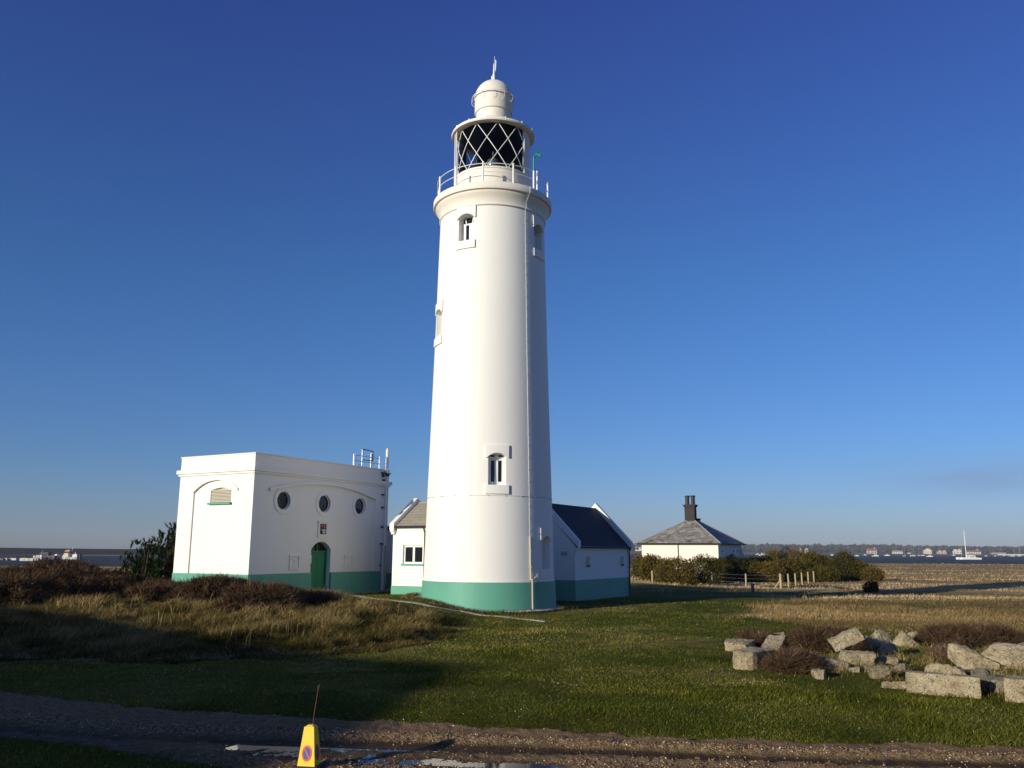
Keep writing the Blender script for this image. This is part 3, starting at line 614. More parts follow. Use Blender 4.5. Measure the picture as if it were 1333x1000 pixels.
# roof
ob('lantern_roof', lathe(B(), [(0, 23.61), (2.05, 23.61), (2.14, 23.60), (2.165, 23.66), (2.14, 23.75), (1.9, 23.86), (1.35, 24.12), (1.05, 24.33), (.93, 24.47), (.90, 24.5), (.895, 25.06), (0, 25.06)], 128), M['white_old'], LH, smooth=35)
dome = [(.985*math.cos(a*PI/2), 25.86+1.0*math.sin(a*PI/2)) for a in [i/14 for i in range(15)]]
ob('ventilator_drum', lathe(B(), [(.84, 24.98), (.97, 24.98), (.985, 25.02), (.985, 25.78), (1.03, 25.80), (1.03, 25.86)]+dome[1:-1]+[(0, 26.85)], 96), M['white_old'], LH, smooth=35)
bm = B(); pts = [(1.13*math.sin(a), 1.13*math.cos(a), 25.82) for a in np.linspace(0, 2*PI, 49)]; tube(bm, pts, .018, 6, cap=False)
for k in range(12):
    a = 2*PI*k/12; s, c = math.sin(a), math.cos(a); tube(bm, [(s*1.0, c*1.0, 25.84), (s*1.13, c*1.13, 25.82), (s*1.16, c*1.16, 25.7), (s*1.12, c*1.12, 25.5), (s*.98, c*.98, 25.42)], .010, 5)
ob('hand_rail_ring', bm, M['trim'], LH)
for k in range(14):
    bm = B(); a = 2*PI*(k+.3)/14; s, c = math.sin(a)*2.13, math.cos(a)*2.13; tube(bm, [(s, c, 23.60), (s, c, 23.80)], .035, 6)
    ob('roof_stud', bm, M['trim'], LH)
bm = B(); lathe(bm, [(0, 26.8), (.16, 26.82), (.13, 26.9), (.08, 27.0), (.07, 27.3), (.05, 27.32), (.03, 27.9), (0, 27.95)], 16); tube(bm, [(0, 0, 27.5), (.03, 0, 28.35)], .012, 6)
prism(bm, [(.02, 27.25), (.10, 27.6), (.12, 28.05), (.07, 28.2), (.04, 27.7)], lambda a, z: (a, -.012, z), lambda a, z: (a, .012, z)); tube(bm, [(-.11, 0, 26.86), (-.11, 0, 27.2)], .03, 6)
ob('wind_vane', bm, M['trim'], LH)
# gallery railing
rl = B()
for z in (20.50, 20.93):
    tube(rl, [(2.83*math.sin(a), 2.83*math.cos(a), z) for a in np.linspace(0, 2*PI, 97)], .018, 6, cap=False)
rl = ob('gallery_railing', rl, M['trim'], LH)
for k in range(12):
    a = R(-8.2+30*k); s, c = 2.83*math.sin(a), -2.83*math.cos(a); bm = B(); tube(bm, [(s, c, 19.94), (s, c, 20.98)], .042, 8)
    for z, r_ in ((20.93, .06), (21.0, .055), (20.50, .05), (19.99, .07)): bmesh.ops.create_icosphere(bm, subdivisions=1, radius=r_, matrix=Matrix.Translation((s, c, z)))
    ob('railing_post', bm, M['trim'], rl)
# green fog-detector arm on its pole
a = R(45); s, c = 2.9*math.sin(a), -2.9*math.cos(a); bm = B(); tube(bm, [(s, c, 19.94), (s, c, 20.9)], .045, 8); gp = ob('detector_pole', bm, M['trim'], LH)
bm = B(); tube(bm, [(s, c, 20.9), (s, c, 21.62), (s+.03, c, 21.68), (s+.12, c-.02, 21.72)], .04, 8); tube(bm, [(s+.10, c-.02, 21.80), (s+.36, c-.05, 21.66)], .07, 10, .10); tube(bm, [(s+.14, c-.02, 21.86), (s+.2, c-.02, 21.92)], .05, 8); ob('detector_head', bm, M['lampgreen'], gp)
bm = B(); bmesh.ops.create_icosphere(bm, subdivisions=2, radius=.09, matrix=Matrix.Translation((2.2*math.sin(R(38)), -2.2*math.cos(R(38)), 20.3))); tube(bm, [(2.2*math.sin(R(38)), -2.2*math.cos(R(38)), 19.95), (2.2*math.sin(R(38)), -2.2*math.cos(R(38)), 20.25)], .03, 6)
ob('fog_light', bm, plain('greenish_brass', (.30, .30, .06), .4), LH)
# lightning conductor, its clips, the ring cable and the lower drain pipe
def wr(z): return float(np.interp(z, [0, 1.25, 1.4, 5.72, 6.2, 12.6, 17.4, 18.86], [3.165, 3.115, 3.065, 2.955, 2.94, 2.77, 2.665, 2.63]))
th = R(37.9); sp = lambda r, z, t=th: (r*math.sin(t), -r*math.cos(t), z)
bm = B(); tube(bm, [sp(wr(z)+.03, z) for z in np.linspace(3.2, 18.75, 40)]+[sp(2.74, 18.95), sp(2.74, 19.2), sp(2.93, 19.5), sp(3.04, 19.62), sp(3.04, 19.95)], .014, 6)
for z in np.arange(3.5, 18.8, .55): p = sp(wr(z)+.028, z); box(bm, p[0]-.028, p[0]+.028, p[1]-.028, p[1]+.028, z-.022, z+.022)
ob('lightning_conductor', bm, M['greymetal'], LH)
bm = B(); tube(bm, [(( wr(5.02)+.008)*math.sin(a), (wr(5.02)+.008)*math.cos(a), 5.02) for a in np.linspace(0, 2*PI, 121)], .010, 5, cap=False)
for k in range(24):
    p = ((wr(5.02)+.01)*math.sin(2*PI*k/24), (wr(5.02)+.01)*math.cos(2*PI*k/24)); box(bm, p[0]-.02, p[0]+.02, p[1]-.02, p[1]+.02, 5.0, 5.045)
ob('ring_cable', bm, M['greymetal'], LH)
bm = B(); tube(bm, [sp(wr(z)+.05, z) for z in (1.35, 2, 3.25)], .045, 8); tube(bm, [sp(3.19, 1.4, th+.01), sp(3.22, .1, th+.01)], .04, 8)
for z in (1.9, 2.6): p = sp(wr(z)+.05, z); box(bm, p[0]-.055, p[0]+.055, p[1]-.055, p[1]+.055, z-.02, z+.02)
tube(bm, [sp(3.12, 1.36, th+.04), sp(3.2, 1.50, th+.075), sp(3.18, 1.62, th+.11), sp(3.14, 1.3, th+.13), sp(3.2, 1.2, th+.15)], .022, 6)
ob('drain_pipe', bm, M['pipe'], LH)
# footing: low concrete apron on the turf round the tower
AP = B(); pv = None
for i in range(97):
    a = 2*PI*i/96; s, c = math.sin(a), -math.cos(a); jit = .12*(fbm(np.array([i*.31]), np.array([2.2]), 51)[0]-.5); ro = 3.62+jit
    zo = tzs(TX+ro*s, TY+ro*c)+.03+.02*math.sin(i*1.7); zi = zo+.03
    cur = [AP.verts.new((3.0*s, 3.0*c, zi)), AP.verts.new((ro*s, ro*c, zo)), AP.verts.new((ro*s, ro*c, zo-.2))]
    if pv: AP.faces.new((pv[0], pv[1], cur[1], cur[0])); AP.faces.new((pv[1], pv[2], cur[2], cur[1]))
    pv = cur
bmesh.ops.recalc_face_normals(AP, faces=AP.faces[:]); tag(ob('footing_apron', AP, M['conc'], LH), label='cracked concrete apron round the green base')
bm = B(); tube(bm, [(3.68*math.sin(a), -3.68*math.cos(a), tzs(TX+3.68*math.sin(a), TY-3.68*math.cos(a))+.085) for a in np.linspace(R(12), R(66), 24)], .045, 8)
ob('kerb_pipe', bm, M['trim'], LH)

# ------------------------------------------------------------ generator house (left)
GB = empty('flat_roofed_house', (OG[0], OG[1], .45), PI/2-DA, 'white flat roofed engine house with three round windows and green door', 'building')
LX, LY = 9.95, 4.93
bm = box(B(), 0, LX, 0, LY, -.9, 6.48); gw = ob('wall', bm, M['white'], GB)
cR = (.98+8.84)/2
cuts = [prism(B(), [(a+cR, z) for a, z in arch(8.84-.98, 1.06, 4.82, 5.36, 24)], lambda a, z: (a, .07, z), lambda a, z: (a, -.5, z)),
        prism(B(), [(a+2.45, z) for a, z in arch(2.96, 1.06, 4.80, 5.34, 18)], lambda a, z: (.07, a, z), lambda a, z: (-.5, a, z)),
        prism(B(), [(a+4.77, z) for a, z in arch(1.42, -.02, 2.18, 2.56)], lambda a, z: (a, .45, z), lambda a, z: (a, -.5, z)),
        prism(B(), [(a+2.16, z) for a, z in arch(1.36, 4.30, 4.86, 5.0)], lambda a, z: (.24, a, z), lambda a, z: (-.5, a, z))]
RW = (2.0, 4.85, 7.64); circ = lambda r, n=40: [(r*math.cos(2*PI*i/n), r*math.sin(2*PI*i/n)) for i in range(n)]
for cx in RW: cuts.append(prism(B(), [(a+cx, z+4.44) for a, z in circ(.44)], lambda a, z: (a, .22, z), lambda a, z: (a, -.5, z)))
cut(gw, cuts)
bm = B()
for z0, z1, pr in ((5.60, 5.70, .07), (5.70, 5.88, .14)):
    box(bm, -pr, LX+pr, -pr, LY+pr, z0, z1)
ob('string_course', bm, M['white'], GB)
bm = box(B(), -.03, LX+.03, -.03, LY+.03, 6.48, 6.54); ob('parapet_coping', bm, M['white_old'], GB)
bm = B()
strip(bm, [(a+cR, z) for a, z in arc(7.86, 4.82, 5.36, 28)], [(a+cR, z) for a, z in arc(7.86+.05, 4.96, 5.50, 28)], lambda a, z: (a, -.08, z), lambda a, z: (a, .02, z))
strip(bm, [(a+2.45, z) for a, z in arc(2.96, 4.80, 5.34, 20)], [(a+2.45, z) for a, z in arc(3.0, 4.94, 5.48, 20)], lambda a, z: (-.06, a, z), lambda a, z: (.02, a, z))
ob('arch_moulding', bm, M['white'], GB)
bm = B(); box(bm, -.025, 4.06, -.025, .08, -.9, 1.06); box(bm, 5.48, LX+.025, -.025, .08, -.9, 1.06); box(bm, -.025, .08, .082, LY+.025, -.9, 1.06); box(bm, LX-.08, LX+.025, .082, LY+.025, -.9, 1.06)
ob('base_band', bm, M['green'], GB)
for cx in RW:
    bm = B(); strip(bm, [(a+cx, z+4.44) for a, z in circ(.435)+circ(.435)[:1]], [(a+cx, z+4.44) for a, z in circ(.64)+circ(.64)[:1]], lambda a, z: (a, .04, z), lambda a, z: (a, .105, z)); wo = ob('round_window', bm, M['white'], GB)
    bm = B(); strip(bm, [(a+cx, z+4.44) for a, z in circ(.40)+circ(.40)[:1]], [(a+cx, z+4.44) for a, z in circ(.435)+circ(.435)[:1]], lambda a, z: (a, .15, z), lambda a, z: (a, .218, z))
    ob('frame', bm, M['trim'], wo); bm = B()
    for sg in (1, -1): tube(bm, [(cx-.27, .17, 4.44-.27*sg), (cx+.27, .17, 4.44+.27*sg)], .008, 5)
    ob('glazing_cross', bm, M['greywood'], wo)
    bm = B(); prism(bm, [(a+cx, z+4.44) for a, z in circ(.42)], lambda a, z: (a, .19, z), lambda a, z: (a, .21, z)); ob('pane', bm, M['glass'], wo)
# door
bm = B(); box(bm, 4.13, 5.42, .36, .42, .10, 2.02)
for x0, x1, z0, z1 in ((4.22, 4.72, .25, 1.0), (4.82, 5.32, .25, 1.0), (4.22, 4.72, 1.12, 1.92), (4.82, 5.32, 1.12, 1.92)): box(bm, x0, x1, .345, .37, z0, z1)
dr_ = ob('door', bm, M['door'], GB, bevel=.006)
bm = B(); box(bm, 4.06, 4.13, .30, .44, -.02, 2.5); box(bm, 5.41, 5.48, .30, .44, -.02, 2.5); box(bm, 4.131, 5.409, .31, .43, 2.03, 2.12); box(bm, 4.74, 4.80, .33, .43, 2.121, 2.5); ob('door_frame', bm, M['door'], dr_)
bm = B(); box(bm, 4.10, 5.44, .40, .435, 2.12, 2.54); ob('fanlight', bm, M['glass'], dr_)
bm = B(); tube(bm, [(4.26, .36, 1.02), (4.26, .28, 1.02), (4.38, .27, 1.02)], .014, 6); box(bm, 4.23, 4.29, .335, .345, .93, 1.12); ob('handle', bm, M['iron'], dr_)
bm = B(); box(bm, 4.14, 4.40, .318, .33, 1.50, 1.90); ob('paper_notice', bm, M['paper'], dr_)
bm = B(); box(bm, 4.0, 5.54, -.35, .44, -.10, -.02); box(bm, 4.12, 5.42, .33, .345, -.015, .09); ob('doorstep', bm, M['iron'], dr_)
# plaque with the coloured badge
bm = B(); box(bm, 4.44, 5.16, .02, .09, 2.84, 3.52); box(bm, 4.40, 5.20, -.01, .09, 3.521, 3.575); box(bm, 4.40, 5.20, -.01, .09, 2.785, 2.839); pl = ob('plaque_frame', bm, M['white'], GB, bevel=.005)
bm = B(); box(bm, 4.58, 5.02, .004, .03, 2.93, 3.43); ob('plaque', bm, M['black'], pl)
bm = B(); box(bm, 4.60, 5.00, -.003, .01, 3.20, 3.41); ob('plaque_red_field', bm, M['deepred'], pl)
bm = B(); ftag = lambda pts: prism(bm, pts, lambda a, z: (a, -.009, z), lambda a, z: (a, .006, z))
ftag([(4.65, 3.37), (4.72, 3.385), (4.70, 3.25), (4.66, 3.27)]); ftag([(4.76, 3.36), (4.90, 3.385), (4.94, 3.33), (4.80, 3.30)]); ftag([(4.86, 3.30), (4.93, 3.29), (4.90, 3.22), (4.84, 3.24)]); ob('plaque_crest', bm, plain('faded_pink_marks', (.42, .20, .18), .5), pl)
bm = B(); ftag([(4.66, 3.17), (4.96, 3.17), (4.97, 3.02), (4.88, 2.95), (4.74, 2.97), (4.76, 3.06), (4.68, 3.10)]); ob('plaque_emblem', bm, plain('pale_badge', (.55, .52, .50), .5), pl)
bm = B(); prism(bm, [(4.86, 3.09), (4.92, 3.10), (4.91, 3.05), (4.87, 3.04)], lambda a, z: (a, -.012, z), lambda a, z: (a, .0, z)); ob('plaque_emblem_hole', bm, M['black'], pl)
for x0 in (2.58, 6.52):
    bm = B(); box(bm, x0, x0+.68, .015, .09, 1.24, 1.30); box(bm, x0, x0+.68, .0, .09, 1.84, 1.90); box(bm, x0, x0+.06, .03, .09, 1.301, 1.839); box(bm, x0+.62, x0+.68, .03, .09, 1.301, 1.839)
    box(bm, x0+.16, x0+.52, .04, .09, 1.70, 1.735); box(bm, x0+.32, x0+.345, .05, .09, 1.42, 1.698)
    for k in range(4): box(bm, x0+.2+.02*k, x0+.50-.02*k, .045, .09, 1.34+.022*k, 1.352+.022*k)
    ob('wall_vent', bm, M['white'], GB)
# louvred vent on the sunny end
bm = B()
for k in range(9):
    z = 4.34+.066*k; wdt = 1.30 if z < 4.84 else 1.30-(z-4.84)*3.2
    prism(bm, [(.20, z), (.08, z-.012), (.08, z+.006), (.20, z+.062)], lambda a, zz, wdt=wdt: (a, 2.16-wdt/2, zz), lambda a, zz, wdt=wdt: (a, 2.16+wdt/2, zz))
lv = ob('louvred_vent', bm, M['louver'], GB)
bm = box(B(), -.07, .24, 1.42, 2.90, 4.21, 4.298); ob('sill', bm, M['green'], lv)
# pipes, brackets, roof rails
bm = B(); tube(bm, [(9.62, -.10, .1), (9.62, -.10, 6.35)], .05, 10); tube(bm, [(9.80, -.07, .4), (9.80, -.07, 6.3)], .03, 8); ob('downpipe', bm, M['white'], GB)
bm = B(); tube(bm, [(9.50, -.14, .05), (9.50, -.14, 2.42)], .13, 12); ob('cable_duct', bm, M['greymetal'], GB)
for z in (5.95, 5.15, 4.45, 3.4, 2.5, 1.35): ob('pipe_bracket', box(B(), 9.34, 9.50, -.10, -.002, z-.04, z+.04), M['iron'], GB)
bm = B(); box(bm, 9.2, 9.95, -.16, -.002, 6.32, 6.36); box(bm, 9.3, 9.36, -.14, -.002, 6.1, 6.32); box(bm, 9.5, 9.75, -.2, -.12, 6.18, 6.31); ob('cable_tray', bm, M['iron'], GB)
bm = B(); tube(bm, [(9.62, -.10, 6.3), (9.62, -.10, 7.62)], .085, 12); tube(bm, [(9.62, -.10, 7.62), (9.62, -.10, 7.72)], .05, 8); ob('vent_stack', bm, M['trim'], GB)
bm = B()
for x0, h0 in ((7.30, .66), (7.42, .66), (8.0, .98), (8.75, .84), (8.85, .84), (9.5, .72)): tube(bm, [(x0, .35, 6.5), (x0, .35, 6.54+h0)], .03, 6)
for z in (6.86, 7.16): tube(bm, [(7.30, .35, z), (9.5, .35, z)], .018, 5)
tube(bm, [(7.6, .35, 6.54), (7.7, .35, 6.66), (7.85, .35, 6.68), (7.95, .35, 6.58)], .02, 6); rr_ = ob('roof_railing', bm, M['greymetal'], GB)
bm = B(); tube(bm, [(8.0, .33, 7.53), (8.9, .33, 7.49), (8.9, .33, 6.97), (8.0, .33, 6.95), (8.0, .33, 7.53)], .028, 6); ob('gate_frame', bm, M['iron'], rr_)

# ------------------------------------------------------------ gabled wings
def gable_roof(name, x0, x1, ya, za, yb, zb, th, mt, parent, axis):
    """one roof slope as a solid slab; axis 'x': eave and ridge run along x"""
    bm = B(); f = (lambda u, v, z: (u, v, z)) if axis == 'x' else (lambda u, v, z: (v, u, z))
    vs = [bm.verts.new(f(*p)) for p in ((x0, ya, za), (x1, ya, za), (x1, yb, zb), (x0, yb, zb), (x0, ya, za-th), (x1, ya, za-th), (x1, yb, zb-th), (x0, yb, zb-th))]
    uvl = bm.loops.layers.uv.new('UVMap'); L_ = math.hypot(yb-ya, zb-za); uvd = {0: (x0, 0), 1: (x1, 0), 2: (x1, L_), 3: (x0, L_)}
    for q in ((0, 1, 2, 3), (7, 6, 5, 4), (0, 4, 5, 1), (1, 5, 6, 2), (2, 6, 7, 3), (3, 7, 4, 0)):
        fc = bm.faces.new([vs[i] for i in q])
        for lp, i in zip(fc.loops, q): lp[uvl].uv = uvd.get(i % 4, (0, 0))
    bmesh.ops.recalc_face_normals(bm, faces=bm.faces[:]); return ob(name, bm, mt, parent)
LW = empty('gabled_outhouse', (-6.0, 44.3, .43), PI/2-DA, 'small sunlit white outhouse with pale stone roof beside the lighthouse', 'building')
W_ = 3.6
bm = prism(B(), [(0, -.8), (0, 3.40), (1.8, 4.60), (W_, 3.40), (W_, -.8)], lambda a, z: (a, 0, z), lambda a, z: (a, -4.6, z)); lw = ob('wall', bm, M['white'], LW)
cut(lw, [box(B(), -.5, .22, -1.85, -.63, 1.53, 2.44)])
gable_roof('roof', -4.6, -.12, -.12, 3.38, 1.83, 4.68, .05, M['stoneslate'], LW, 'y'); gable_roof('roof', -4.6, -.12, W_+.12, 3.38, 1.77, 4.68, .05, M['stoneslate'], LW, 'y')
bm = prism(B(), [(-.22, 3.20), (-.22, 3.52), (1.8, 4.90), (W_+.22, 3.52), (W_+.22, 3.20), (1.8, 4.50)], lambda a, z: (a, -.18, z), lambda a, z: (a, .08, z)); box(bm, -.20, -.001, -.16, .06, 3.10, 3.199); box(bm, -.12, -.001, -.14, .05, 2.98, 3.099); ob('gable_coping', bm, M['white'], LW)
bm = B(); tube(bm, [(-.14, -.2, 3.34), (-.14, -4.2, 3.34)], .06, 8); tube(bm, [(-.14, -1.98, 3.34), (-.14, -2.0, 3.2), (-.05, -2.0, 3.05), (-.05, -2.0, .0)], .045, 8); ob('gutter', bm, M['iron'], LW)
bm = B(); box(bm, .10, .17, -1.85, -.63, 2.34, 2.44); box(bm, .10, .17, -1.85, -.63, 1.53, 1.61); box(bm, .10, .17, -.72, -.63, 1.611, 2.339); box(bm, .10, .17, -1.85, -1.77, 1.611, 2.339); box(bm, .10, .17, -1.30, -1.18, 1.611, 2.339); wo = ob('window', bm, M['trim'], LW)
bm = box(B(), .14, .18, -1.8, -.7, 1.58, 2.38); ob('pane', bm, M['glass'], wo); bm = box(B(), -.06, .20, -1.95, -.56, 1.43, 1.526); ob('sill', bm, M['green'], wo)
bm = B(); box(bm, -.022, .05, -2.6, .022, -.8, .44); box(bm, .051, W_, -.05, .022, -.8, .44); ob('base_band', bm, M['green'], LW)
# right wing
RWG = empty('slate_roofed_cottage', (3.42, 46.8, 0), PI/2-DA, 'white cottage in shade with dark slate roof right of the lighthouse', 'building')
bm = prism(B(), [(0, -.8), (0, 2.90), (2.1, 5.16), (4.2, 2.90), (4.2, -.8)], lambda a, z: (0, a, z), lambda a, z: (7.65, a, z)); ob('wall', bm, M['white'], RWG)
gable_roof('roof', .16, 7.5, -.16, 2.86, 2.13, 5.27, .06, M['slate'], RWG, 'x'); gable_roof('roof', .16, 7.5, 4.36, 2.86, 2.07, 5.27, .06, M['slate'], RWG, 'x')
for x0, x1 in ((-.10, .18), (7.46, 7.74)):
    bm = prism(B(), [(-.26, 2.80), (-.26, 3.16), (2.1, 5.58), (4.46, 3.16), (4.46, 2.80), (2.1, 5.10)], lambda a, z: (x0, a, z), lambda a, z: (x1, a, z))
    for pr, z0, z1 in ((.22, 2.70, 2.795), (.14, 2.60, 2.699), (.07, 2.50, 2.599)): box(bm, x0+.02, x1-.02, -pr, -.001, z0, z1)
    ob('gable_coping', bm, M['white'], RWG)
bm = B(); tube(bm, [(.2, -.2, 2.84), (7.44, -.2, 2.84)], .05, 8); tube(bm, [(7.40, -.2, 2.8), (7.55, -.08, 2.6), (7.55, -.08, 0)], .045, 8); ob('gutter', bm, M['iron'], RWG)
bm = B(); box(bm, -.022, .05, 0, 4.22, -.8, 1.09); box(bm, -.022, 7.672, -.022, -.001, -.8, 1.09); box(bm, 7.6, 7.672, .001, 4.22, -.8, 1.09); ob('base_band', bm, M['green'], RWG)
for x0 in (1.45, 6.35):
    bm = B(); prism(bm, [(x0, 1.86), (x0+.24, 1.86), (x0+.22, 2.16), (x0+.16, 2.34), (x0+.08, 2.34), (x0+.02, 2.16)], lambda a, z: (a, -.17, z), lambda a, z: (a, -.001, z)); lo2 = ob('wall_lamp', bm, M['louver'], RWG, bevel=.01)
    bm = B(); box(bm, x0+.05, x0+.19, -.14, -.03, 1.77, 1.858); ob('lamp_base', bm, M['iron'], lo2)
bm = B()
for k in range(4): box(bm, -.03, -.001, .50, .82, 2.40+.05*k, 2.43+.05*k)
box(bm, -.02, -.001, .48, .84, 2.38, 2.60); ob('air_brick', bm, M['greymetal'], RWG)
# low store between the two
ST = empty('low_store', (-6.3, 49.0, .4), PI/2-DA, 'low flat roofed white store with green door between engine house and outhouse', 'building')
bm = box(B(), 0, 3, -3.5, 2.2, -.8, 3.32); st_ = ob('wall', bm, M['white'], ST)
cut(st_, [prism(B(), [(a-.72, z) for a, z in arch(1.1, 0, 2.35, 2.6)], lambda a, z: (.3, a, z), lambda a, z: (-.5, a, z))])
bm = box(B(), -.1, 3.1, -3.6, 2.3, 3.321, 3.56); ob('roof', bm, M['iron'], ST)
bm = B(); box(bm, -.06, -.001, -3.55, 2.2, 2.98, 3.10); strip(bm, [(a-.72, z) for a, z in arc(1.15, 2.38, 2.66)], [(a-.72, z) for a, z in arc(1.3, 2.44, 2.80)], lambda a, z: (-.05, a, z), lambda a, z: (.02, a, z)); ob('moulding', bm, M['white'], ST)
bm = box(B(), .2, .29, -1.24, -.2, 0, 2.5); ob('door', bm, M['door'], ST)
bm = B(); box(bm, -.022, .05, -.17, 2.2, -.8, .95); box(bm, -.022, .05, -3.5, -1.27, -.8, .95); ob('base_band', bm, M['green'], ST)

# ------------------------------------------------------------ old fort wall behind the viewer: its shadow falls on the track
uv_pts = [(-9.75, 0), (-9.8, 5.6), (-9.95, 7.5), (-10.7, 7.9), (-11.8, 8.22), (-13.2, 8.7), (-14.5, 9.1), (-16.3, 9.26), (-17.9, 9.1), (-20, 9.0), (-25, 8.98), (-31, 9.0), (-37, 8.75), (-42, 8.25), (-60, 8.0), (-60, 0)]
Vd = Vector((.725, .688, 0)).normalized(); Ud = Vector((Vd.y, -Vd.x, 0))
bm = prism(B(), [(u, h if h else -1.5) for u, h in uv_pts], lambda u, h: Ud*u+Vd*(-30)+Vector((0, 0, h)), lambda u, h: Ud*u+Vd*(-32.5)+Vector((0, 0, h)))
tag(ob('fort_wall', bm, M['fort']), 'grey masonry fort wall rising behind the track, out of the picture', 'wall')
# ------------------------------------------------------------ hip roofed house beyond the gorse
HX = YP(935, 716, 96.0); HH = empty('hip_roofed_house', (HX.x, HX.y, -.75), PI/2-DA, 'white hip roofed house with tall dark twin chimney behind the gorse', 'building')
bm = box(B(), 0, 9.6, 0, 8.9, -.6, 4.30); hw_ = ob('wall', bm, M['cream'], HH); hw_.data.materials[0] = paint('old_cream_limewash', (.74, .70, .60), st_amt=.15)
bm = B(); uvl = bm.loops.layers.uv.new('UVMap'); e0, zt = .38, 6.95; x0, x1, y0, y1 = -e0, 9.6+e0, -e0, 8.9+e0; rx0, rx1 = 4.2, 5.4; ym = 4.35
cs = [(x0, y0, 4.32), (x1, y0, 4.32), (x1, y1, 4.32), (x0, y1, 4.32), (rx0, ym-.5, zt), (rx1, ym-.5, zt), (rx1, ym+.5, zt), (rx0, ym+.5, zt)]
vs = [bm.verts.new(p) for p in cs]; lo4 = [bm.verts.new((p[0], p[1], 4.22)) for p in cs[:4]]
for q, ua, va in (((0, 1, 5, 4), 0, 1), ((1, 2, 6, 5), 1, 0), ((2, 3, 7, 6), 0, 1), ((3, 0, 4, 7), 1, 0), ((4, 5, 6, 7), 0, 1)):
    fc = bm.faces.new([vs[i] for i in q])
    for lp in fc.loops: c_ = lp.vert.co; lp[uvl].uv = (c_[ua], c_.z*2.0)
for i in range(4): bm.faces.new((lo4[i], lo4[(i+1) % 4], vs[(i+1) % 4], vs[i]))
bm.faces.new(lo4[::-1]); bmesh.ops.recalc_face_normals(bm, faces=bm.faces[:]); rf = ob('roof', bm, M['oldslate'], HH)
bm = B()
for i, j in ((0, 4), (1, 5), (3, 7)): tube(bm, [Vector(cs[i])+Vector((0, 0, .03)), Vector(cs[j])+Vector((0, 0, .03))], .06, 6)
ob('hip_tiles', bm, M['greymetal'], rf)
bm = B(); box(bm, 4.15, 4.95, 3.85, 5.05, 6.6, 8.55); box(bm, 4.06, 5.04, 3.76, 5.14, 8.55, 8.7); box(bm, 4.0, 5.1, 3.70, 5.20, 8.701, 8.83)
for y_ in (3.95, 4.65): box(bm, 4.13, 4.145, y_+.0, y_+.28, 7.3, 8.4)
ch = ob('chimney', bm, plain('sooty_brick', (.040, .036, .034), .9, 0, .01, 15), rf)
for y_ in (4.12, 4.80):
    bm = B(); lathe(bm, [(0, 8.83), (.28, 8.83), (.24, 9.0), (.24, 9.72), (.30, 9.76), (.30, 9.9), (.18, 9.91), (0, 9.85)], 16); bmesh.ops.translate(bm, verts=bm.verts[:], vec=(4.55, y_, 0)); ob('chimney_pot', bm, M['iron'], HH)
bm = B(); box(bm, 6.3, 7.1, 4.1, 4.7, 6.2, 7.15); box(bm, 6.25, 7.15, 4.05, 4.75, 7.15, 7.3); ob('small_chimney', bm, ch.data.materials[0], rf)
bm = B(); tube(bm, [(-.06, 4.55, 0), (-.06, 4.55, 4.2)], .05, 6); tube(bm, [(-.43, -.40, 4.26), (-.43, 9.3, 4.26)], .07, 6); tube(bm, [(-.4, -.43, 4.26), (10.0, -.43, 4.26)], .07, 6); ob('gutter', bm, M['iron'], HH)
bm = prism(B(), [(0, -.6), (-1.1, -.6), (-.9, 1.5), (0, 4.1)], lambda a, z: (9.0, a, z), lambda a, z: (9.6, a, z)); ob('buttress', bm, M['white_old'], HH)
for x_ in (1.5, 6.0, 7.6): ob('vent_hole', box(B(), x_, x_+.35, -.01, .05, 3.35, 3.6), M['iron'], HH)
# ------------------------------------------------------------ shrubs
def lobes(rx, ry, h, n, seed, low=.0):
    r = np.random.default_rng(seed); L_ = []
    for i in range(n):
        a = r.uniform(0, 2*PI); q = math.sqrt(r.uniform(0, 1))*.72; s = r.uniform(.32, .55)
        L_.append((rx*q*math.cos(a), ry*q*math.sin(a), h*(1-s*.9)*(1-.55*q*q)*r.uniform(.75, 1.05), rx*s, ry*s, h*s*.8))
    for k in range(3): a = r.uniform(0, 2*PI); L_.append((rx*.35*math.cos(a), ry*.35*math.sin(a), h*.12, rx*.62, ry*.62, h*.30))
    L_.append((0, 0, h*.35, rx*.75, ry*.75, h*.5)); return L_
def leaf_cloud(L_, n, size, seed, asp=1.8, tintf=None):
    r = np.random.default_rng(seed); L_ = np.array(L_); vol = (L_[:, 3]*L_[:, 4]*L_[:, 5])**.7; k = r.choice(len(L_), n, p=vol/vol.sum()); c = L_[k]
    d = r.normal(size=(n, 3)); d /= np.linalg.norm(d, axis=1)[:, None]; rr = r.uniform(.55, 1.05, n)**.6
    lump = .82+.36*fbm(d[:, 0]*2.2+k*3.1, d[:, 1]*2.2+d[:, 2]*2.7, seed % 97, 3)
    P = c[:, :3]+d*c[:, 3:]*(rr*lump)[:, None]; P[:, 2] = np.abs(P[:, 2])
    u = r.normal(size=(n, 3))*.8+d; u /= np.linalg.norm(u, axis=1)[:, None]; v = np.cross(u, r.normal(size=(n, 3))); v /= np.linalg.norm(v, axis=1)[:, None]
    s = (size*r.uniform(.6, 1.4, n))[:, None]; V = np.stack([P-v*s/asp*.5, P+v*s/asp*.5, P+u*s+v*s/asp*.25, P+u*s-v*s/asp*.25], 1).reshape(-1, 3)
    F = np.arange(n*4).reshape(-1, 4); t = (tintf(P, r) if tintf else r.uniform(0, 1, n)); return V, F, np.repeat(np.clip(t, 0, 1), 4), P
